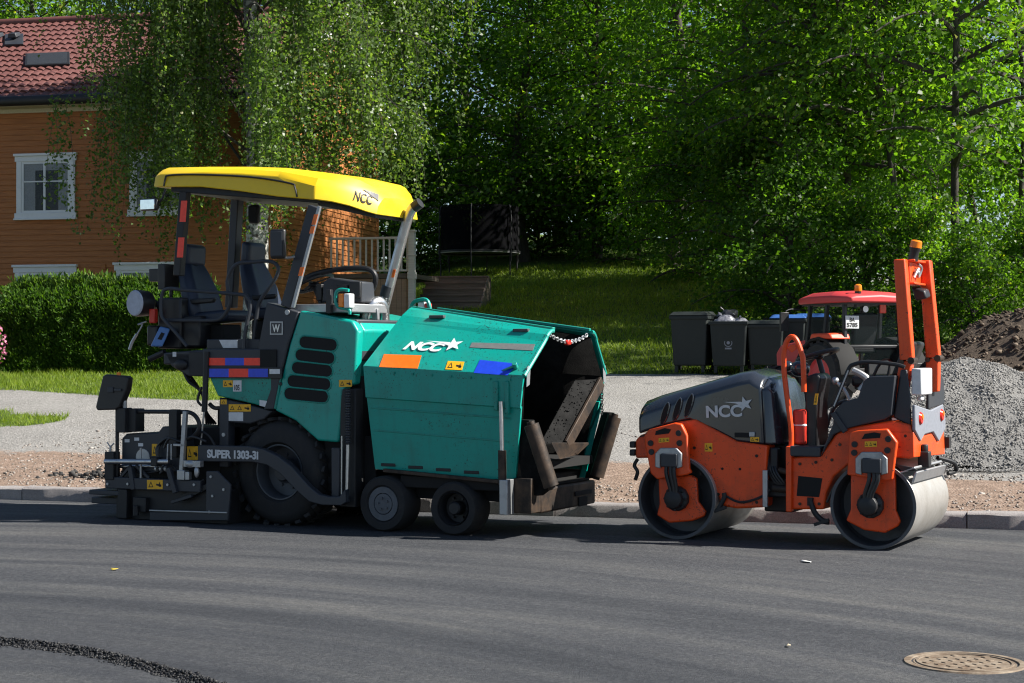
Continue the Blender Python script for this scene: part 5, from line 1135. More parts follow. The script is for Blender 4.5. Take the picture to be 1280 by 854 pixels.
b = MB(); b.cyl((-LW - .45, DW / 2, RIDGE + .13), (.45, DW / 2, RIDGE + .13), .11, 12); b.build('ridge_cap', tmat, rf)
b = MB(); b.hull([V((-LW - .4, -OV + .02, EAVE + .03)), V((-LW - .4, DW / 2, RIDGE + .05)), V((-LW - .4, DW - .02 + OV, EAVE + .03)), V((-LW - .4, DW + OV - .02, EAVE - .05)), V((-LW - .4, DW / 2, RIDGE - .05)), V((-LW - .4, -OV + .02, EAVE - .05))],
       [V((.4, -OV + .02, EAVE + .03)), V((.4, DW / 2, RIDGE + .05)), V((.4, DW - .02 + OV, EAVE + .03)), V((.4, DW + OV - .02, EAVE - .05)), V((.4, DW / 2, RIDGE - .05)), V((.4, -OV + .02, EAVE - .05))]); b.build('roof_deck', M['trim'], rf, smooth=0)
b = MB()
for f in (lambda y: y, lambda y: DW - y):
    b.hull([V((.41, f(-OV - .02), EAVE - .09)), V((.41, f(-OV - .02), EAVE + .14)), V((.41, f(DW / 2), RIDGE + .14)), V((.41, f(DW / 2), RIDGE - .08))], [V((.45, f(-OV - .02), EAVE - .09)), V((.45, f(-OV - .02), EAVE + .14)), V((.45, f(DW / 2), RIDGE + .14)), V((.45, f(DW / 2), RIDGE - .08))])
b.build('bargeboard', M['trim'], rf, smooth=0)
b = MB(); b.span((-LW - .4, -OV + .03, EAVE - .10), (.4, .0, EAVE - .06)); b.span((-LW - .4, -.045, EAVE - .2), (.0, -.031, EAVE - .10)); b.build('eave_board', M['palecream'], house, smooth=0)
b = MB(); b.tube([(-LW - .4, -OV - .06, EAVE + .02), (.4, -OV - .06, EAVE + .02)], .12, 12, 1); b.build('gutter', M['black'], house)
b = MB()
for k in range(18): x = -LW + .2 + k * .75; b.bar((x, -OV - .02, EAVE + .1), (x + .03, -OV - .06, EAVE - .08), .03, .01)
b.build('gutter_brackets', M['galv'], house)
def roof_pt(px, py): return HO.hit(px, py, (0, -OV, EAVE + .14), nrm)
# skylight and vent hood
def roof_box(name, x0, y0, x1, y1, mat, t=.10):
    a = roof_pt((x0 + x1) / 2, y1); c = roof_pt((x0 + x1) / 2, y0); xa = roof_pt(x0, (y0 + y1) / 2).x; xb = roof_pt(x1, (y0 + y1) / 2).x
    sd = (c - a).normalized(); L = (c - a).length; b = MB(); base = V((0, a.y, a.z))
    q = [V((xa, 0, 0)) + base, V((xb, 0, 0)) + base, V((xb, 0, 0)) + base + sd * L, V((xa, 0, 0)) + base + sd * L]
    b.hull(q, [p + nrm * t for p in q]); return b.build(name, mat, rf, .01), [p + nrm * (t + .004) for p in q]
sk, q = roof_box('skylight', 42, 68, 95, 83, M['black'], .06)
ce = sum(q, V()) / 4; flat('skylight_pane', [ce.lerp(p, .9) for p in q], nrm, M['windowglass'], sk, .004)
for (x0, y0, x1, y1) in ((12, 42, 40, 57), (-4, 46, 6, 54)):
    vh, q = roof_box('vent_hood', x0 + 3, y0 + 2, x1 - 3, y1, M['grey'], .05); c = sum(q, V()) / 4; b = MB(); b.hull([c + V((-.13, -.1, 0)), c + V((.13, -.1, 0)), c + V((.13, .15, .1)), c + V((-.13, .15, .1))], [c + V((-.1, -.12, .12)), c + V((.1, -.12, .12)), c + V((.1, .15, .2)), c + V((-.1, .15, .2))]); b.build('vent_cap', M['grey'], vh, .02)
# windows
def window(x0, y0, x1, y1, z0=None, wall='front'):
    if wall == 'front':
        a = HS((x0 + x1) / 2, y1, 0); c = HS((x0 + x1) / 2, y0, 0); xa = HS(x0, (y0 + y1) / 2, 0).x; xb = HS(x1, (y0 + y1) / 2, 0).x; za, zb = a.z, c.z
        if z0: za = z0
        P3 = lambda x, d, z: V((x, -d, z))
    W = xb - xa; t = .13; b = MB(); sp_ = lambda p, q: b.span(p, q)
    sp_(P3(xa, .02, za), P3(xa + t, .07, zb - .06)); sp_(P3(xb - t, .02, za), P3(xb, .07, zb - .06)); sp_(P3(xa - .04, .02, zb - .06 - t), P3(xb + .04, .075, zb - .06)); sp_(P3(xa - .06, .0, zb - .06), P3(xb + .06, .12, zb)); sp_(P3(xa - .04, .02, za - .0), P3(xb + .04, .09, za + t))
    fr = b.build('window', M['trim'], house, .006)
    b = MB(); u0, u1, w0, w1 = xa + t + .06, xb - t - .06, za + t + .06, zb - .06 - t - .06
    b.span(P3(u0 - .06, .02, w0 - .06), P3(u0, .055, w1 + .06)); b.span(P3(u1, .02, w0 - .06), P3(u1 + .06, .055, w1 + .06)); b.span(P3(u0, .02, w0 - .06), P3(u1, .053, w0)); b.span(P3(u0, .02, w1), P3(u1, .053, w1 + .06))
    xm = u0 + (u1 - u0) * .47; b.span(P3(xm - .03, .02, w0), P3(xm + .03, .05, w1)); zz = w0 + (w1 - w0) * .62; b.span(P3(u0, .02, zz - .015), P3(xm - .03, .045, zz + .015)); b.span(P3(xm + .03, .02, zz - .015), P3(u1, .045, zz + .015))
    b.build('sash', M['trim'], fr, .004)
    b = MB(); b.span(P3(u0, .032, w0), P3(u1, .030, w1)); b.build('dark_room', M['pit'], fr, smooth=0)
    rc_ = random.Random(int(x0)); b = MB(); wv = []
    for (c0, c1) in ((u0, u0 + (u1 - u0) * rc_.uniform(.16, .26)), (u1 - (u1 - u0) * rc_.uniform(.2, .34), u1)):
        n_ = 14; b.loft([[P3(c0 + (c1 - c0) * k / n_, .036 + .003 * math.sin(k * 2.1), w0), P3(c0 + (c1 - c0) * k / n_ * (1 if c0 == u0 else 1), .036 + .003 * math.sin(k * 2.1), w1)] for k in range(n_ + 1)])
    b.span(P3(u0, .034, w1 - .16), P3(u1, .038, w1)); b.build('curtain', M['curtain'], fr, smooth=60)
    b = MB(); b.span(P3(u0, .0425, w0), P3(u1, .0415, w1)); b.build('pane', M['windowglass'], fr, smooth=0)
    b = MB(); b.span(P3(xa - .05, .02, za - .04), P3(xb + .05, .13, za)); b.build('sill', M['trim'], fr, .006)
window(22, 192, 95, 273); window(163, 189, 236, 268.5); window(20, 331, 95, 412); window(146, 328, 221, 408)
b = MB(); p = HS(110, 192, 0); b.span(p + V((-.05, -.05, -.08)), p + V((.05, -.02, .04))); p = HS(130, 333, 0); b.span(p + V((-.06, -.05, -.08)), p + V((.06, -.02, .05))); b.build('wall_vent', M['ochre'], house, .01)

# ================================================================== deck, steps, trampoline
DK = Frame((-2.52, 42.9, 0), R(12.5)); DS = DK.S
deck = empty('wooden_deck', DK.loc, DK.th); tag(deck, 'pale wooden deck with baluster railing beside the sunlit gable', 'deck')
M['palewood'] = wood_mat('pale_painted_wood', (.60, .55, .51), (.74, .70, .66)); M['pinkwood'] = wood_mat('pinkish_boards', (.34, .22, .15), (.45, .30, .21)); M['darkwood'] = wood_mat('weathered_dark_wood', (.10, .076, .06), (.19, .15, .12))
zf = DS(490, 342, 0).z; zt_ = DS(490, 296, 0).z; xl = -2.2
zg = gz(-2.5, 41) - .2
b = MB(); b.span((xl, .0, zf - .12), (0, 2.6, zf)); b.build('deck_floor', M['darkwood'], deck, .01)
b = MB(); k = xl
while k < -.1: b.span((k, .04, zg), (k + .13, .06, zf - .13)); k += .137
b.build('skirt_boards', M['pinkwood'], deck)
b = MB(); b.span((-.08, -.07, zg), (.08, .09, DS(515, 290, 0).z)); b.span((-.10, -.09, DS(515, 290, 0).z), (.10, .11, DS(515, 290, 0).z + .05)); b.span((-.1, -.09, zf - .15), (.1, .11, zf + .03)); b.span((-.1, -.09, DS(515, 320, 0).z), (.1, .11, DS(515, 318, 0).z)); b.build('newel_post', M['palewood'], deck, .008)
b = MB(); b.span((xl, -.02, zt_ - .06), (-.08, .05, zt_)); b.span((xl, -.01, zf + .05), (-.08, .04, zf + .10)); b.build('handrail', M['palewood'], deck, .008)
x = xl + .06
while x < -.12:
    b = MB(); b.span((x - .022, .0, zf + .10), (x + .022, .03, zt_ - .06)); b.build('baluster', M['palewood'], deck); x += .155
ST = Frame((-1.75, 44.6, 0), R(8)); SS = ST.S
steps = empty('wooden_steps', ST.loc, ST.th); tag(steps, 'broad flight of dark weathered plank steps on the grass bank', 'steps')
xa = SS(519, 370, 0).x; xb = SS(598, 370, 0).x; z0 = SS(560, 392, 0).z; z1 = SS(560, 345, 1.6).z; nst = 6
for k in range(nst):
    z = z0 + (z1 - z0) * (k + 1) / nst; y = k * .32; b = MB(); b.span((xa, y, z - .05), (xb, y + .34, z)); b.build('tread', M['darkwood'], steps, .008)
    b = MB(); b.span((xa + .02, y + .03, z - (z1 - z0) / nst - .0), (xb - .02, y + .06, z - .052)); b.build('riser', M['darkwood'], steps)
b = MB(); b.hull([V((xb - .02, 0, z0 - .8)), V((xb - .02, 2, z0 - .8)), V((xb - .02, 2, z1 - .06)), V((xb - .02, 1.6, z1 - .06)), V((xb - .02, .03, z0 + .1))], [V((xb + .03, 0, z0 - .8)), V((xb + .03, 2, z0 - .8)), V((xb + .03, 2, z1 - .06)), V((xb + .03, 1.6, z1 - .06)), V((xb + .03, .03, z0 + .1))]); b.build('stringer', M['darkwood'], steps)
TR = V(((599 - 640) / FPX * 55, 55, 0)); TR.z = 1.7 - (333 - 441) / FPX * 53.6
tramp = empty('trampoline', TR); tag(tramp, 'round garden trampoline with black safety net at the wood edge', 'trampoline')
def net_mat():
    m, n, l, b = new_mat('black_netting'); b.inputs['Specular IOR Level'].default_value = .05; b.inputs['Base Color'].default_value = (.004, .004, .005, 1); b.inputs['Roughness'].default_value = .9
    tr = n.new('ShaderNodeBsdfTransparent'); mx = n.new('ShaderNodeMixShader'); mx.inputs[0].default_value = .95; out = [x for x in n if x.type == 'OUTPUT_MATERIAL'][0]
    l.new(tr.outputs[0], mx.inputs[1]); l.new(b.outputs[0], mx.inputs[2]); l.new(mx.outputs[0], out.inputs[0]); return m
rt = 1.27; b = MB(); b.lathe([(rt, .55), (rt - .03, 1.2), (rt, 1.98)], (0, 0, 0), (0, 0, 1), 48); b.build('safety_net', net_mat(), tramp)
b = MB(); b.lathe([(rt + .06, .50), (rt + .06, .55), (rt - .12, .56), (rt - .12, .53), (0, .5)], (0, 0, 0), (0, 0, 1), 48); b.build('bed_and_pad', M['black'], tramp)
b = MB(); b.tube([(math.cos(t) * (rt + .03), math.sin(t) * (rt + .03), .48) for t in [2 * math.pi * k / 36 for k in range(37)]], .022, 8, 1, False); b.build('frame_ring', M['galv'], tramp)
for k in range(6):
    a = k * math.pi / 3 + .35; c, s = math.cos(a), math.sin(a); b = MB(); b.tube([(c * (rt + .03), s * (rt + .03), .48), (c * (rt + .03), s * (rt + .03), -.35)], .022, 8); b.build('leg', M['black'], tramp)
    b = MB(); b.tube([(c * (rt + .08), s * (rt + .08), .2), (c * (rt + .08), s * (rt + .08), 1.6), (c * rt, s * rt, 2.0)], .02, 8); b.build('net_pole', M['black'], tramp)

# ================================================================== bins
def wheelie(px, ybot, w, h, d, Y, th, lab, lidmat='binplastic', lid_open=0):
    x = (px - 640) / FPX * Y; z = gz(x, Y) ; f = Frame((x, Y, z), th); g = empty('wheelie_bin', f.loc, th); tag(g, lab, 'waste bin', 'row of waste bins at the edge of the lot')
    b = MB(); e = .05; wb, db = w / 2 - e, d / 2 - e
    b.hull([V((-wb, -db, .12)), V((wb, -db, .12)), V((wb, db, .12)), V((-wb, db, .12))], [V((-w / 2, -d / 2, h - .1)), V((w / 2, -d / 2, h - .1)), V((w / 2, d / 2, h - .1)), V((-w / 2, d / 2, h - .1))]); bo = b.build('bin_body', M['binplastic'], g, .03, 3)
    b = MB(); b.span((-w / 2 - .02, -d / 2 - .02, h - .16), (w / 2 + .02, d / 2 + .02, h - .095)); b.build('rim', M['binplastic'], bo, .012)
    b = MB(); q = Quaternion((1, 0, 0), lid_open); piv = V((0, d / 2, h - .09))
    lo_ = [V((-w / 2 - .03, -d - .03, 0)), V((w / 2 + .03, -d - .03, 0)), V((w / 2 + .03, .03, 0)), V((-w / 2 - .03, .03, 0))]; hi_ = [V((-w / 2 + .04, -d + .05, .07)), V((w / 2 - .04, -d + .05, .07)), V((w / 2 - .04, 0, .09)), V((-w / 2 + .04, 0, .09))]
    b.hull([piv + q @ p for p in lo_], [piv + q @ p for p in hi_]); b.build('lid', M[lidmat], g, .02, 3)
    b = MB(); b.cyl((-w / 2 + .05, d / 2 + .08, h - .14), (w / 2 - .05, d / 2 + .08, h - .14), .016, 8); b.build('handle', M['binplastic'], g)
    for s in (-1, 1): b = MB(); b.lathe([(0, -.03), (.09, -.03), (.1, -.015), (.1, .015), (.09, .03), (0, .03)], (s * (w / 2 - .02), db, .1), (1, 0, 0), 18); b.build('wheel', M['rubber'], g)
    b = MB(); b.span((-wb + .02, -db + .02, 0), (-wb + .08, -db + .1, .13)); b.span((wb - .08, -db + .02, 0), (wb - .02, -db + .1, .13)); b.build('foot', M['binplastic'], g)
    return g, f, w, h, d
BY = 31.6
wheelie(866, 470, .70, 1.14, .74, BY + .2, R(18), 'dark waste bin with closed lid, the left end of the row by the grass bank')
g2, f2, *_ = wheelie(913, 470, .68, 1.04, .72, BY - .05, R(14), 'open waste bin heaped with rubbish bags and bearing a pale round emblem', lid_open=R(-258))
e = MB(); 
for (r0, r1) in ((.075, .062), (.03, .0)): e.lathe([(r1, -.003), (r0, -.003)], (0, -.335, .55), (0, 1, 0), 20)
e.add([(-.06, -.34, .46), (.06, -.34, .46), (.06, -.34, .43), (-.06, -.34, .43)], [(0, 1, 2, 3)]); e.build('round_emblem', M['greydisc'], [c for c in g2.children if c.name.startswith('bin_body')][0], smooth=0)
wheelie(957, 470, .66, .96, .68, BY - .1, R(10), 'lower dark waste bin between the rubbish bags and the blue lids')
for (px, lab) in ((986, 'blue lidded waste bin nearest the left mirror of the tractor'), (1016, 'blue lidded waste bin half hidden behind the tractor cab glass')): wheelie(px, 468, .64, 1.0, .75, BY + .3, R(12), lab, 'binblue')
def bag(px, py, r, sq, lab, mat, Y):
    p = V(((px - 640) / FPX * Y, Y, 1.7 - (py - 441) / FPX * Y)); b = MB(); b.ball((0, 0, 0), r, sq, 28, 18); b.tube([(0, 0, r * sq[2] * .9), (.02, .0, r * sq[2] * 1.2), (.05, .01, r * sq[2] * 1.4)], .02, 6)
    rnd = random.Random(px); b.v = [tuple(V(q) * (1 + .22 * mnoise.noise(V(q) * 9 + V((px, 0, 0))) + .12 * mnoise.noise(V(q) * 22 + V((px, 0, 0))))) for q in b.v]
    o = b.build('rubbish_bag', mat, loc=p); tag(o, lab, 'rubbish bag', 'rubbish bags heaped on the open bin'); o.rotation_euler = (0, .3, px * .1)
clear = worn('grey_plastic_bag', (.30, .30, .33), .25, 0, (.08, .08, .10), .9, 14.0, lo=.4, hi=.6); dark = worn('dark_plastic_bag', (.02, .02, .024), .25, 0, (.12, .12, .13), .5, 12.0)
bag(905, 405, .20, (1.1, 1, .8), 'pale crumpled plastic bag, left one on the open bin', clear, BY - .05); bag(925, 407, .19, (1.2, 1, .7), 'pale crumpled plastic bag, right one on the open bin', clear, BY + .02); bag(908, 397, .2, (1.1, 1, .7), 'black plastic bag at the top of the heaped bin', dark, BY + .3); bag(940, 411, .14, (1.3, 1, .6), 'small pale plastic bag slumped over the lower dark bin', dark, BY - .1)

# ================================================================== the tractor
TO = V(((1092 - 640) / FPX * 26.2, 26.2, 0)); TO.z = gz(TO.x, TO.y); TF = Frame(TO, R(-113))        # x runs forward (left and away)
tr = empty('compact_tractor', TO, TF.th); tag(tr, 'small red roofed tractor with glazed cab parked behind the roller', 'tractor')
ZR = 1.7 - (362 - 441) / FPX * 26.6 - TO.z       # top of the roof
zc = ZR - .22; zfl = .72; cw2 = .52; cl = 1.10
def tw(x, y, r, w, nm):
    b = MB(); b.lathe([(r * .55, -w / 2 + .03), (r * .62, -w / 2), (r * .92, -w / 2), (r, -w / 2 + .04), (r, w / 2 - .04), (r * .92, w / 2), (r * .62, w / 2), (r * .55, w / 2 - .03)], (x, y, r), (0, 1, 0), 36)
    for k in range(18):
        for s in (-1, 1): a = 2 * math.pi * (k + .25 * s) / 18; b.box((x + math.cos(a) * r, y + s * w * .24, r + math.sin(a) * r), (.05, w * .5, .06), Quaternion((0, 1, 0), -a) @ Quaternion((1, 0, 0), s * .6))
    t = b.build(nm, M['rubber'], tr, smooth=35); b = MB()
    for s in (-1, 1): b.lathe([(r * .58, s * w * .44), (r * .5, s * w * .30), (r * .25, s * w * .28), (r * .2, s * w * .36), (0, s * w * .36)], (x, y, r), (0, 1, 0), 24)
    b.build('rim', M['tractorred'], t)
for s in (-1, 1): tw(.35, s * .62, .56, .34, 'rear_wheel'); tw(1.95, s * .55, .36, .24, 'front_wheel')
b = MB(); b.span((-.05, -.35, .38), (1.3, .35, .72)); b.span((1.2, -.22, .45), (2.3, .22, .62)); b.build('chassis', M['black'], tr, .02)
b = MB(); b.hull([V((1.2, -.33, .62)), V((2.35, -.28, .62)), V((2.42, -.26, .95)), V((2.3, -.24, 1.08)), V((1.2, -.30, 1.2))], [V((1.2, .33, .62)), V((2.35, .28, .62)), V((2.42, .26, .95)), V((2.3, .24, 1.08)), V((1.2, .30, 1.2))]); b.build('bonnet', M['tractorred'], tr, .05, 3)
for s in (-1, 1):
    b = MB(); pr = []
    for k in range(9): a = R(10 + 165 * k / 8); pr.append([V((.35 + math.cos(a) * .64, s * .44, .56 + math.sin(a) * .62)), V((.35 + math.cos(a) * .64, s * .80, .56 + math.sin(a) * .62))])
    b.loft(pr); b.build('fender', M['pit'], tr, .01, solid=.04)
b = MB(); b.hull([V((-.02, .42, 1.16)), V((.6, .42, 1.16)), V((.55, .42, 1.27)), V((.05, .42, 1.27))], [V((-.02, .78, 1.16)), V((.6, .78, 1.16)), V((.55, .78, 1.25)), V((.05, .78, 1.25))]); b.build('fender_cover', M['tractororange'], tr, .03, 3)
# cab posts, roof, glass
cor = lambda x, y, z: V((x - (.10 if x > .6 else -.06) * (z - zfl) / (zc - zfl), y * (1 - .06 * (z - zfl) / (zc - zfl)), z))
for (x, y) in ((.0, -cw2), (.0, cw2), (.62, -cw2), (.62, cw2), (cl, -cw2), (cl, cw2)):
    b = MB(); b.bar(cor(x, y, zfl) if True else 0, cor(x, y, zc), .06, .06, (1, 0, 0)); b.build('cab_post', M['blackplastic'], tr, .01)
b = MB(); b.span((-.02, -cw2 - .02, zfl - .08), (cl + .04, cw2 + .02, zfl)); b.bar(cor(.0, -cw2, 1.05), cor(.0, cw2, 1.05), .05, .05); b.build('cab_floor', M['blackplastic'], tr, .01)
rw_ = cw2 + .08; rings = []
for (x, zt2, yy) in ((-.20, -.06, rw_ - .06), (-.12, -.02, rw_ - .02), (.3, .03, rw_), (.9, .02, rw_), (1.22, -.03, rw_ - .03), (1.28, -.05, rw_ - .08)):
    rings.append([V((x, -yy, zc + .0)), V((x, -yy, zc + .09 + zt2 * .3)), V((x, -yy + .1, zc + .15 + zt2)), V((x, 0, zc + .17 + zt2)), V((x, yy - .1, zc + .15 + zt2)), V((x, yy, zc + .09 + zt2 * .3)), V((x, yy, zc + .0))])
b = MB(); b.loft(rings, True, True); rfo = b.build('cab_roof', M['tractorred'], tr, .025, 3, 50)
b = MB(); b.span((-.1, -rw_ + .08, zc - .03), (1.2, rw_ - .08, zc + .0)); b.build('roof_lining', M['blackplastic'], rfo)
def pane(a, c, nm='cab_window'):
    b = MB(); q = [cor(a[0], a[1], zfl + .02), cor(c[0], c[1], zfl + .02), cor(c[0], c[1], zc - .03), cor(a[0], a[1], zc - .03)]; b.add(q, [(0, 1, 2, 3)]); return b.build(nm, M['cabglass'], tr, smooth=0)
pane((0, -cw2), (0, cw2)); pane((0, cw2), (.62, cw2)); pane((.62, cw2), (cl, cw2)); pane((cl, -cw2), (cl, cw2)); pane((0, -cw2), (.62, -cw2)); pane((.62, -cw2), (cl, -cw2))
# plate, lamps, beacon on the rear left post
rr_ = lambda y, z: V((-.055 + .06 * (z - zfl) / (zc - zfl), y, z))
b = MB(); c = rr_(.40, zc - .30); b.box(c, (.02, .24, .20)); npl = b.build('number_plate', M['labelwhite'], tr, .006)
text('plate_lettering', 'BA', npl, c + V((-.0115, .05, .01)), (0, -1, 0), UZ, .09, .06, M['pictoblack'], 0, .02); text('plate_number', '5785', npl, c + V((-.0115, .10, -.075)), (0, -1, 0), UZ, .19, .065, M['pictoblack'], 0, .02)
b = MB(); b.cyl(rr_(.34, zc - .08), rr_(.34, zc + .14) + V((-.1, 0, 0)), .022, 8); b.cyl(rr_(.34, zc + .10) + V((-.09, 0, 0)), rr_(.34, zc + .17) + V((-.1, 0, 0)), .05, 12); bm_ = b.build('beacon_base', M['blackplastic'], tr)
b = MB(); b.lathe([(.055, 0), (.06, .02), (.055, .09), (.03, .11), (0, .11)], rr_(.34, zc + .17) + V((-.1, 0, 0)), (0, 0, 1), 16); b.build('beacon_lens', M['amber'], bm_)
b = MB(); b.lathe([(0, -.03), (.05, -.03), (.055, .03)], rr_(.20, zc - .10) + V((-.05, 0, 0)), (-1, 0, 0), 16); wl = b.build('work_lamp', M['blackplastic'], tr)
b = MB(); b.lathe([(0, .032), (.05, .032)], rr_(.20, zc - .10) + V((-.05, 0, 0)), (-1, 0, 0), 16); b.build('lamp_glass', M['lens'], wl)
b = MB(); b.span(rr_(-.1, zc - .16), rr_(-.22, zc - .02) + V((-.03, 0, 0))); b.build('tail_lamp', M['redlens'], tr, .01)
b = MB(); b.box(V((.45, 0, 1.0)), (.45, .45, .12)); b.box(V((.25, 0, 1.3)), (.1, .44, .55), Quaternion((0, 1, 0), -.15)); b.build('driver_seat', M['blackplastic'], tr, .04, 3)
b = MB(); c = V((.92, 0, 1.22)); b.tube([c + V((math.cos(t) * .07, math.sin(t) * .18, math.cos(t) * .15)) for t in [2 * math.pi * k / 20 for k in range(21)]], .015, 6, 1, False); b.cyl(c, c + V((.15, 0, -.3)), .02); b.build('steering_wheel', M['blackplastic'], tr)
b = MB(); b.tube([V((1.1, cw2, zc - .1)), V((1.12, cw2 + .25, zc - .08)), V((1.12, cw2 + .36, zc - .12))], .013, 6); b.box(V((1.12, cw2 + .38, zc - .28)), (.05, .15, .30)); b.build('side_mirror', M['blackplastic'], tr, .012)
b = MB(); b.span((-.30, -1.25, .62), (-.18, .3, .80)); b.span((-.6, -1.4, .55), (-.30, -.7, .82)); b.bar(V((-.2, -.2, .7)), V((.05, -.2, .55)), .06, .06); im = b.build('rear_loader_bar', M['black'], tr, .015)
b = MB(); b.box(V((-.33, -.95, .70)), (.02, .3, .16)); b.build('red_reflector', M['redlens'], im, .005)
# ================================================================== leaves and trees
def unit(a): return a / np.maximum(1e-6, np.linalg.norm(a, axis=1, keepdims=True))
def leaf_mesh(name, pos, axis, nrm, length, width, mat, parent=None, tint=None, fold=.25):
    """one folded diamond per leaf"""
    n = len(pos); axis = unit(axis); side = unit(np.cross(axis, nrm)); up = np.cross(side, axis)
    L = np.broadcast_to(np.asarray(length), (n,))[:, None]; W = np.broadcast_to(np.asarray(width), (n,))[:, None]
    v = np.stack([pos, pos + axis * L * .45 + side * W * .5 + up * W * fold, pos + axis * L, pos + axis * L * .45 - side * W * .5 + up * W * fold], 1)
    f = np.arange(n * 4).reshape(n, 4)
    return np_mesh(name, v.reshape(-1, 3), f, mat, parent, tint=np.repeat(tint, 4) if tint is not None else None)
birch_leaf = tint_mat('birch_leaf', [(0, (.036, .075, .018)), (.45, (.085, .145, .036)), (.85, (.16, .215, .075)), (1, (.28, .27, .09))], .4, .46, (2.1, 2.3, .6), .4)
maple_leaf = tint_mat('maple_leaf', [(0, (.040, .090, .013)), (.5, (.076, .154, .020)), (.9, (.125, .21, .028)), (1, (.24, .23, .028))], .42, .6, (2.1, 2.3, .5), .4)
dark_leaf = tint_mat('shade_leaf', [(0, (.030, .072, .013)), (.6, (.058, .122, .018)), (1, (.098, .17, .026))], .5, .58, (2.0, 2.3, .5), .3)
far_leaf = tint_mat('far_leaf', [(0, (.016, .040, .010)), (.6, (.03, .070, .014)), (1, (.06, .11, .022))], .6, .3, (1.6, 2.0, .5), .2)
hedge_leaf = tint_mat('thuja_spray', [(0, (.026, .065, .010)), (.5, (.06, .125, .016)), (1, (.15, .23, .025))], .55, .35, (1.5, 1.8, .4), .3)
def bark_mat(name, stops, sc=(3, 3, .7)):
    m, n, l, b = new_mat(name); co = coords(n, l, sc); a = noise_node(n, l, 4, 5, .7, co, .4); l.new(ramp(n, l, a.outputs[0], stops).outputs[0], b.inputs['Base Color']); b.inputs['Roughness'].default_value = .85; bump(n, l, b, a.outputs[0], .8, .03); return m
birch_bark = bark_mat('birch_bark', [(.38, (.02, .018, .016)), (.47, (.16, .15, .14)), (.55, (.46, .45, .43)), (.8, (.6, .59, .57))], (1.2, 1.2, 1.6))
grey_bark = bark_mat('grey_bark', [(.3, (.02, .017, .014)), (.55, (.055, .048, .04)), (.8, (.11, .10, .085))])

def limb_path(p0, az, rise, reach, droop, n=9, rng=random):
    pts = []; wob = rng.uniform(-.4, .4)
    for i in range(n):
        t = i / (n - 1); a = az + wob * t; r = reach * (t ** .9)
        pts.append(V((p0.x + math.cos(a) * r, p0.y + math.sin(a) * r, p0.z + rise * math.sin(math.pi * .62 * t) - droop * t * t)))
    return pts

# ---- the weeping birch in front of the house corner
def birch(loc, th):
    rg = random.Random(21); ng = np.random.default_rng(21)
    g = empty('birch_tree', loc); tag(g, 'weeping birch with white and black bark in front of the house', 'tree')
    b = MB(); tp = [V((.10 * math.sin(h * .5), .05 * math.sin(h * .8 + 1), h)) for h in np.linspace(-.3, 14.5, 16)]; b.tube(tp, .29, 12, 3, True, .05)
    tr_ = b.build('trunk', birch_bark, g, smooth=60)
    br = MB(); P_, A_, T_ = [], [], []
    nl = 72
    for i in range(nl):
        h = 3.6 + 9.6 * (i / nl) ** .95; az = i * 2.39996 + rg.uniform(-.3, .3); ca = math.cos(az)
        reach = (rg.uniform(2.4, 4.4) if ca < 0 else rg.uniform(3.0, 5.0)) * (1 - .25 * max(0, (h - 9) / 5))
        pts = limb_path(V((0, 0, h)), az, rg.uniform(1.4, 2.6), reach, rg.uniform(.6, 1.4), 9, rg); br.tube(pts, .036, 5, 2, False, .007)
        cl = [rg.uniform(.2, 1.0) ** .8 for _ in range(5)]
        for k in range(38):
            t = min(1, max(.15, cl[k % 5] + rg.gauss(0, .03))); j = min(7, int(t * 8)); q = pts[j].lerp(pts[j + 1], t * 8 - j)
            if q.y < -.1 and abs(q.x) < .5 and rg.random() < .75: continue
            q = q + V((rg.gauss(0, .16), rg.gauss(0, .16), rg.gauss(0, .05)))
            L = rg.uniform(.9, 2.6) * (1.9 if rg.random() < .45 else 1); low = (1.7 if ca < -.15 else (1.9 if ca < .35 else 2.9))
            L = min(L, max(.5, q.z - low - rg.uniform(0, 1.6)))
            da = rg.uniform(0, 6.28); out = V((math.cos(da), math.sin(da), 0)) * rg.uniform(.05, .7)
            sp_ = [q + out * (s ** .7) + V((0, 0, -L * s)) + V((.12 * s * math.sin(4 * s + k), .12 * s * math.cos(5 * s + k), 0)) for s in [m_ / 5 for m_ in range(6)]]
            if k % 2 == 0: br.tube(sp_, .006, 3, 1, False, .002)
            nlv = int(L * 24) + 4; tn = ng.uniform(0, .3)
            for m_ in range(nlv):
                s = m_ / nlv; e = min(4, int(s * 5)); c = sp_[e].lerp(sp_[e + 1], s * 5 - e)
                P_.append((c.x, c.y, c.z)); A_.append((rg.gauss(0, .9), rg.gauss(0, .9), -.55 + rg.gauss(0, .5))); T_.append(min(1, max(0, tn + rg.uniform(0, .62) + (.3 if rg.random() < .02 else 0))))
    P_ = np.array(P_) + ng.normal(0, .065, (len(P_), 3)); A_ = np.array(A_); N_ = ng.normal(size=A_.shape)
    br.build('branches', grey_bark, g, smooth=60)
    leaf_mesh('crown', P_, A_, N_, ng.uniform(.06, .105, len(P_)), ng.uniform(.05, .085, len(P_)), birch_leaf, g, np.array(T_))
    return len(P_)
bx, by = (316 - 640) / FPX * 37.3, 37.3
nb = birch(V((bx, by, gz(bx, by))), 0)

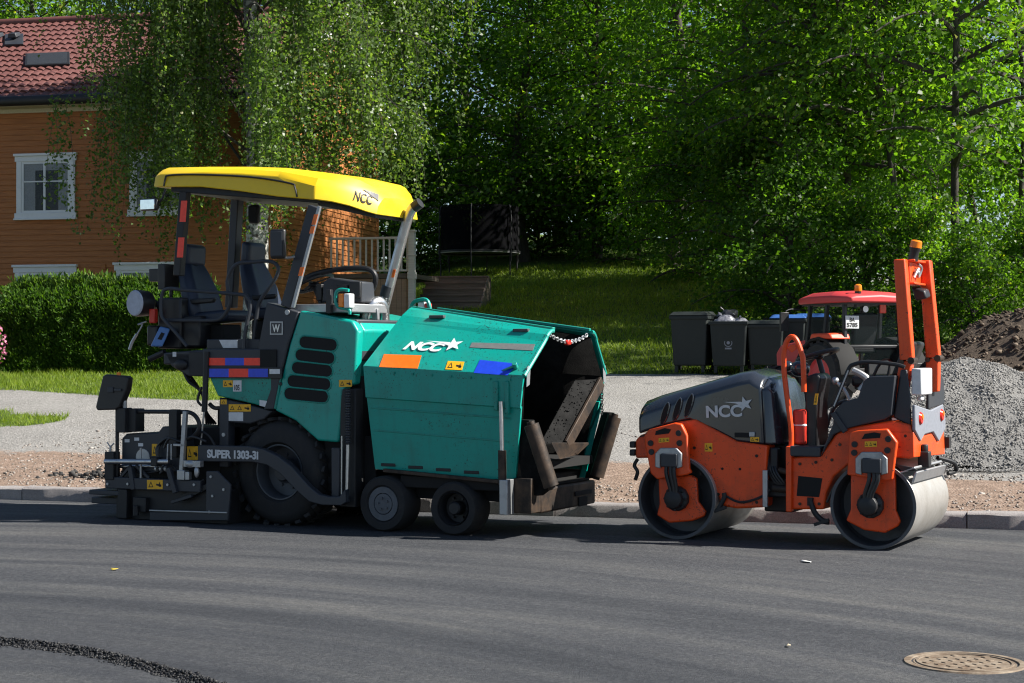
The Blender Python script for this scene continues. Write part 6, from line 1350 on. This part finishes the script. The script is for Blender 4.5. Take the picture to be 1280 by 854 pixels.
# ---- broad-leaved trees: a few grown shapes, each then copied with its trunk and crown
def tree_shape(seed, H, base, rad, nlimb, ntw, nlf, leaf, trunk_r=.2, lsize=(.13, .21), mat=None, lean=.0, spread=.55):
    rg = random.Random(seed); ng = np.random.default_rng(seed)
    g = empty('broadleaf_tree', (0, 0, 0)); b = MB()
    tp = [V((lean * h + .26 * math.sin(h * .55 + seed), .18 * math.sin(h * .37 + 2 * seed), h)) for h in np.linspace(-.6, H * .95, 14)]; b.tube(tp, trunk_r, 9, 2, True, .03)
    def trunk_at(h):
        t = (h + .6) / (H * .95 + .6) * 13; i = max(0, min(12, int(t))); return tp[i].lerp(tp[i + 1], t - i)
    C_, D_, W_ = [], [], []
    for i in range(nlimb):
        u = (i + rg.random()) / nlimb; h = base + (H - base) * u * .93; az = i * 2.39996 + rg.uniform(-.5, .5)
        prof = math.sin(math.pi * min(1, .18 + .82 * u) ** .8) ** .7
        reach = rad * max(.25, prof) * rg.uniform(.65, 1.15)
        pts = limb_path(trunk_at(h), az, rg.uniform(.3, 1.6) * (1 if u > .3 else .6), reach, rg.uniform(.1, .9) * (1.3 - u), 8, rg); b.tube(pts, .05 * (1.3 - u), 5, 2, False, .012)
        for k in range(ntw):
            t = rg.uniform(.25, 1.0); j = min(6, int(t * 7)); q = pts[j].lerp(pts[j + 1], t * 7 - j)
            off = V((rg.gauss(0, .45), rg.gauss(0, .45), rg.gauss(0, .28))) * (rad / 4); e = q + off
            if k % 3 == 0: b.tube([q, q.lerp(e, .6) + V((0, 0, .06)), e], .012, 3, 2, False, .004)
            C_.append(tuple(e)); d = (off + V((math.cos(az), math.sin(az), 0)) * .4); D_.append(tuple(d.normalized())); W_.append(rg.uniform(0, .72))
    C_ = np.array(C_); D_ = np.array(D_); W_ = np.array(W_); n = len(C_); rep = np.repeat(np.arange(n), nlf)
    # a spray: flattish fan of leaves, tilted a little outwards and down
    nr = unit(np.stack([D_[:, 0] * .5 + ng.normal(0, .25, n), D_[:, 1] * .5 + ng.normal(0, .25, n), np.full(n, 1.0)], 1))
    loc = ng.normal(0, 1, (len(rep), 3)) * spread * (rad / 4) * ng.uniform(.5, 1.2, n)[rep][:, None]
    h_ = (loc * nr[rep]).sum(1, keepdims=True); loc = loc - nr[rep] * h_ * .68
    pos = C_[rep] + loc; ax = unit(loc + ng.normal(0, .3, loc.shape) + np.array([0, 0, -.18])); nm = unit(nr[rep] + ng.normal(0, .75, loc.shape))
    tint = np.clip(W_[rep] + ng.uniform(0, .28, len(rep)) + (ng.uniform(0, 1, len(rep)) < .015) * .4, 0, 1)
    b.build('trunk', grey_bark, g, smooth=60)
    L = ng.uniform(*lsize, len(rep)); leaf_mesh('crown', pos, ax, nm, L, L * ng.uniform(.7, .95, len(rep)), mat or maple_leaf, g, tint)
    return g
PROTO = {
    'full': tree_shape(1, 15, 1.2, 4.4, 58, 9, 30, maple_leaf, .22),
    'full2': tree_shape(2, 17, 2.0, 4.8, 62, 9, 30, maple_leaf, .25),
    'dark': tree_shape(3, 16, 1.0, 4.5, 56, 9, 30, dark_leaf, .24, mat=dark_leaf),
    'slender': tree_shape(4, 14, 3.2, 2.8, 46, 8, 30, maple_leaf, .085, lsize=(.09, .145)),
    'slender2': tree_shape(5, 13, 2.9, 3.0, 42, 8, 30, maple_leaf, .075, lsize=(.09, .145), lean=.04),
    'shrub': tree_shape(6, 3.6, .15, 2.2, 34, 8, 42, maple_leaf, .05, lsize=(.08, .13)),
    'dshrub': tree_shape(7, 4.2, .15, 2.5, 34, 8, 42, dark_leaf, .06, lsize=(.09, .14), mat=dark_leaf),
}
used = set()
WOOD = 'trees of the wood behind the bank'
def put(kind, px, Y, sc, rz, label, name='broadleaf_tree', cat='tree', group=WOOD, dz=0):
    x = (px - 640) / FPX * Y; g = PROTO[kind]
    if kind in used: g = copy_tree(g)
    used.add(kind); g.name = name; g.location = (x, Y, gz(x, Y) - .15 + dz); g.rotation_euler = (0, 0, rz); g.scale = (sc, sc, sc * 1.0); tag(g, label, cat, group); return g
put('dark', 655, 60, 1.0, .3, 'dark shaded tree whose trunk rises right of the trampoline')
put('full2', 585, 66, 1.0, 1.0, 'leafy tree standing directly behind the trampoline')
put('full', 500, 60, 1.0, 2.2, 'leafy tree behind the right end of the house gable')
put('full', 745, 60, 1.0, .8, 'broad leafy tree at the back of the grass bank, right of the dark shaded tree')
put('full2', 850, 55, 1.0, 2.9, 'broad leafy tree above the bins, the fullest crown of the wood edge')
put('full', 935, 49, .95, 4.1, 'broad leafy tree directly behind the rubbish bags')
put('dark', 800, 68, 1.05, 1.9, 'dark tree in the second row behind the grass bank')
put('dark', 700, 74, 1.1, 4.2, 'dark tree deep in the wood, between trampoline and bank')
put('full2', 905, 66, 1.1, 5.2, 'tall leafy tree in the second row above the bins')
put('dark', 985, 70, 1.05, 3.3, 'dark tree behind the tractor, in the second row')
put('slender', 1000, 41, 1.1, .4, 'slender tree rising behind the left edge of the tractor roof')
put('slender2', 1052, 40, 1.1, 1.5, 'thin leaning tree rising behind the middle of the tractor roof')
put('slender', 1108, 39, 1.15, 2.7, 'slender tree behind the amber beacon of the roller')
put('slender2', 1150, 42, 1.1, 3.8, 'thin tree seen between the two posts of the roll bar')
put('slender', 1196, 37, 1.2, 5.0, 'slender tree with a tall bare trunk standing right of the roll bar')
put('slender2', 1262, 41, 1.2, .9, 'thin tree at the right edge above the soil heap')
put('full', 1075, 72, 1.0, 5.9, 'leafy tree behind the slender trunks above the tractor')
put('full2', 1345, 76, 1.0, .2, 'leafy tree at the right edge beyond the side road')
put('dark', 1015, 58, .95, 1.1, 'dark bushy tree behind the slender trunks left of the roll bar')
put('full', 40, 62, 1.05, 3.0, 'sunlit tree rising behind the left end of the house roof')
put('full2', -60, 70, 1.1, 1.2, 'sunlit tree at the left edge far behind the house')
put('full', 200, 66, 1.0, .7, 'sunlit tree behind the roof ridge and the birch')
put('full2', 330, 64, 1.0, 4.4, 'leafy tree behind the house, hidden mostly by the birch')
put('slender', 1560, 31.5, 1.0, 3.6, 'tree beyond the right edge near the soil heap')
put('slender', 1030, 45, 1.1, 2.0, 'slender tree whose bare stem shows left of the roll bar, behind the tractor cab')
put('slender2', 1086, 45, 1.15, 4.4, 'thin leaning stem nearest behind the amber tractor beacon')
put('slender', 1172, 46, 1.1, 1.2, 'slender shaded tree directly right of the roll bar top')
put('slender2', 1228, 48, 1.1, 3.1, 'thin tree in front of the side road gap')
SH = 'shrubs under the wood edge'
def shrub(kind, px, Y, sc, rz, label, dz=0): return put(kind, px, Y, sc, rz, label, 'shrub', 'shrub', SH, dz)
shrub('dshrub', 668, 62, 1.0, .4, 'dark shrub right of the trampoline at the top of the bank')
shrub('dshrub', 735, 61, 1.0, 2.0, 'dark shrub at the middle top edge of the bank')
shrub('dshrub', 800, 58, 1.0, 3.7, 'dark shrub at the top of the bank above the hopper chain')
shrub('dshrub', 880, 50, 1.05, 1.1, 'dark shrub above the leftmost waste bin')
shrub('dshrub', 940, 43, 1.0, 5.1, 'dark shrub directly behind the heaped bin')
shrub('dshrub', 1000, 37, .85, 2.9, 'dark shrub behind the blue lidded bins')
shrub('shrub', 1075, 36, .75, .2, 'shrub behind the tractor cab')
shrub('shrub', 1150, 35, .72, 2.4, 'shrub seen between the roll bar posts')
shrub('shrub', 1218, 34, .58, 4.3, 'bright green shrub above the dark soil heap')
shrub('shrub', 1285, 35, .7, 1.4, 'bright green shrub at the right edge above the soil heap')
shrub('dshrub', 575, 66, 1.0, 4.9, 'dark shrub left of the trampoline')
shrub('dshrub', 508, 60, .95, .9, 'dark shrub behind the deck railing')
# ---- far wood, one mass
ng = np.random.default_rng(77); nf_ = 52000
cx = ng.uniform(-60, 75, 260); cy = ng.uniform(84, 104, 260); cz = np.array([gz(a, c) for a, c in zip(cx, cy)]) + ng.uniform(1, 1, 260) + ng.uniform(0, 1, 260) * np.where(cx < 20, 26, 5); w = ng.integers(0, 260, nf_)
pos = np.stack([cx[w], cy[w], cz[w]], 1) + ng.normal(0, 1, (nf_, 3)) * np.array([2.6, 1.8, 2.2]); pos[:, 2] = np.maximum(pos[:, 2], 2)
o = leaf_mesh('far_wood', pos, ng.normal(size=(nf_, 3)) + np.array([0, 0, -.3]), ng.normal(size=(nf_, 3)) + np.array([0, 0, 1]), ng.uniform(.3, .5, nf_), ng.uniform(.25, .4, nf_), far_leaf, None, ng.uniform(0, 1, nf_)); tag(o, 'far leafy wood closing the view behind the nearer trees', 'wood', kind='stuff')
# ---- side road far right
b = MB(); rg_ = []
for i in range(30):
    x = 8 + i * 1.2; rg_.append([V((x, y + .1 * x, gz(x, y + .1 * x) + .06)) for y in (62, 63.5, 65, 66.5, 68)])
b.loft(rg_); tag(b.build('side_road', plain('grey_side_road', (.20, .20, .20), .9)), kind='structure')

# ---- hedge
HG = Frame((-9.95, 33.2, 0), R(6)); hz = gz(-8, 33.2) - .05; HG.loc.z = hz
hd = empty('clipped_hedge', (HG.loc.x, HG.loc.y, hz), R(6)); tag(hd, 'dense clipped green conifer hedge in front of the house', 'hedge')
HL, HD_, HH = 4.0, 1.25, 1.68
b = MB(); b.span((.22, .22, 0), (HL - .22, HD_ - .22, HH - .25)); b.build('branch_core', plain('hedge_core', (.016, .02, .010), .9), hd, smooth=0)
n = 46000; u = ng.uniform(0, 1, (n, 3)); face = ng.choice(4, n, p=[.50, .34, .08, .08])
p = np.stack([u[:, 0] * HL, u[:, 1] * HD_, u[:, 2] * HH], 1); nn = np.zeros((n, 3))
p[face == 0, 1] = 0; nn[face == 0] = (0, -1, 0); p[face == 1, 2] = HH; nn[face == 1] = (0, 0, 1); p[face == 2, 0] = 0; nn[face == 2] = (-1, 0, 0); p[face == 3, 0] = HL; nn[face == 3] = (1, 0, 0)
lump = np.array([.10 * mnoise.noise(V((a * 1.3, c * 1.3, d * 1.3))) + .07 * mnoise.noise(V((a * 4, c * 4, d * 4))) for a, c, d in p])
rt_ = np.clip((p[:, 2] - (HH - .5)) / .5, 0, 1) * (face == 0); p[:, 1] += .42 * rt_ ** 2.2; nn[:, 2] += 1.3 * rt_ ** 1.5; nn = nn / np.linalg.norm(nn, axis=1, keepdims=True); p[face == 1, 1] = np.maximum(p[face == 1, 1], .36)
p = p + nn * (lump[:, None] - np.abs(ng.normal(0, .07, n))[:, None] + .04); rnd_c = (face == 1) & (ng.uniform(0, 1, n) < .12); p[rnd_c, 2] += ng.uniform(.02, .2, rnd_c.sum())
ax = nn * .8 + ng.normal(0, .45, (n, 3)) + np.array([0, 0, .75])
leaf_mesh('foliage', p, ax, ng.normal(size=(n, 3)), ng.uniform(.07, .15, n), ng.uniform(.03, .06, n), hedge_leaf, hd, np.clip(ng.uniform(0, .75, n) + (face == 1) * .2, 0, 1))  # top sprays tinted lighter: sunlight on the hedge top put into their colour
# ---- pink flowering shrub at the left edge
fz = gz(-10.4, 32.8); fl = empty('flowering_shrub', (-10.3, 32.9, fz)); tag(fl, 'shrub with pink flowers at the left edge beside the hedge', 'shrub')
n = 3500; d = unit(ng.normal(size=(n, 3))) * (ng.uniform(0, 1, n) ** .4)[:, None] * np.array([.48, .45, .62]) + np.array([0, 0, .62])
leaf_mesh('foliage', d, ng.normal(size=(n, 3)), ng.normal(size=(n, 3)), .07, .045, dark_leaf, fl, ng.uniform(0, 1, n))
n = 420; d = unit(ng.normal(size=(n, 3)) + np.array([.2, -.6, .3])) * np.array([.5, .47, .64]) * ng.uniform(.9, 1.05, (n, 1)) + np.array([0, 0, .64])
leaf_mesh('blossoms', d, ng.normal(size=(n, 3)), ng.normal(size=(n, 3)) + np.array([0, -1, .5]), .06, .06, tint_mat('pink_petal', [(0, (.45, .08, .2)), (1, (.7, .3, .42))], .6, .3, (1, 1, 1)), fl, ng.uniform(0, 1, n))
b = MB(); [b.tube([(0, 0, -.1), (.1 * math.cos(k), .1 * math.sin(k), .4), (.25 * math.cos(k), .25 * math.sin(k), .9)], .012, 5) for k in range(6)]; b.build('stems', grey_bark, fl)

# ---- grass blades where the grass can be seen
def blades(name, n, xr, yr, hmin, hmax, wid, lab, seed):
    rg = np.random.default_rng(seed); P_, S_ = [], []
    while len(P_) < n:
        x = rg.uniform(*xr); y = rg.uniform(*yr)
        if abs(x) > .31 * y + .5: continue
        e = grass_edge(x, y)
        if e < .25 or rg.uniform() > e: continue
        k = .6 + .8 * max(0, .5 + gnoise(x, y, 1.1)); P_.append((x, y, gz(x, y) + .02 * gnoise(x, y, 1.5) + .03 * gnoise(x, y, .5) - .01)); S_.append(k)
    P_ = np.array(P_); S_ = np.array(S_); a = rg.uniform(0, 6.283, n); h = rg.uniform(hmin, hmax, n) * S_; w = wid * rg.uniform(.7, 1.4, n)
    d = np.stack([np.cos(a), np.sin(a), np.zeros(n)], 1) * (w / 2)[:, None]; l = rg.normal(0, .45, (n, 3)) * h[:, None]; l[:, 2] = h
    v = np.stack([P_ - d, P_ + d, P_ + l], 1).reshape(-1, 3); f = np.arange(n * 3).reshape(n, 3)
    gm = tint_mat(name + '_blade', [(0, (.095, .155, .016)), (.55, (.18, .25, .028)), (.9, (.22, .27, .04)), (1, (.34, .29, .11))], .55, .4, (1.8, 1.9, .5), .3)
    o = np_mesh(name, v, f, gm, tint=np.repeat(np.clip(rg.uniform(0, .8, n) + rg.normal(0, .1, n), 0, 1), 3)); tag(o, lab, 'grass', kind='stuff'); return o
blades('lawn_grass', 60000, (-13, -2.5), (20, 38.5), .04, .11, .016, 'sunlit short grass in front of the hedge and beside the drive', 11)
blades('bank_grass', 60000, (-3, 7), (30, 58), .05, .15, .026, 'longer dappled grass covering the bank below the wood', 12)
# ================================================================== no thing deeper than thing > part > sub-part
def level(o):
    k = 0
    while o.parent: o = o.parent; k += 1
    return k
for o in list(bpy.data.objects):
    while level(o) > 2:
        p = o.parent; o.parent = p.parent                     # all parts share their thing's origin
# ================================================================== camera, sun, sky
cam = bpy.data.cameras.new('camera'); cam.lens = 36 * FPX / 1280; cam.sensor_width = 36; cam.clip_end = 2000; cam.clip_start = .1
co_ = bpy.data.objects.new('camera', cam); COL.objects.link(co_); co_.location = CAM; co_.rotation_euler = (math.pi / 2 + PITCH, 0, 0); SC.camera = co_
EL, AZ = R(42), R(101)
sv = V((math.sin(AZ) * math.cos(EL), math.cos(AZ) * math.cos(EL), math.sin(EL)))
sl_ = bpy.data.lights.new('sun', 'SUN'); sl_.energy = 5.0; sl_.angle = R(.53); sl_.color = (1, .95, .87)
so = bpy.data.objects.new('sun', sl_); COL.objects.link(so); so.rotation_euler = (-sv).to_track_quat('-Z', 'Y').to_euler(); so.location = (20, 0, 30)
w = bpy.data.worlds.new('World'); SC.world = w; w.use_nodes = True; n = w.node_tree.nodes; l = w.node_tree.links
sky = n.new('ShaderNodeTexSky'); sky.sky_type = 'NISHITA'; sky.sun_disc = False; sky.sun_elevation = EL; sky.sun_rotation = AZ; sky.air_density = .9; sky.dust_density = .4
bg = n['Background']; l.new(sky.outputs[0], bg.inputs[0]); bg.inputs[1].default_value = .055
SC.view_settings.view_transform = 'Standard'; SC.view_settings.look = 'None'; SC.view_settings.exposure = 1.13; SC.view_settings.gamma = 1.0; SC.view_settings.use_curve_mapping = False
SC.render.film_transparent = False
try:
    SC.cycles.max_bounces = 12; SC.cycles.pixel_filter_type = 'BLACKMAN_HARRIS'; SC.cycles.filter_width = 1.15; SC.cycles.diffuse_bounces = 8; SC.cycles.transmission_bounces = 12; SC.cycles.transparent_max_bounces = 12; SC.cycles.sample_clamp_indirect = 6; SC.cycles.use_denoising = True
except Exception: pass
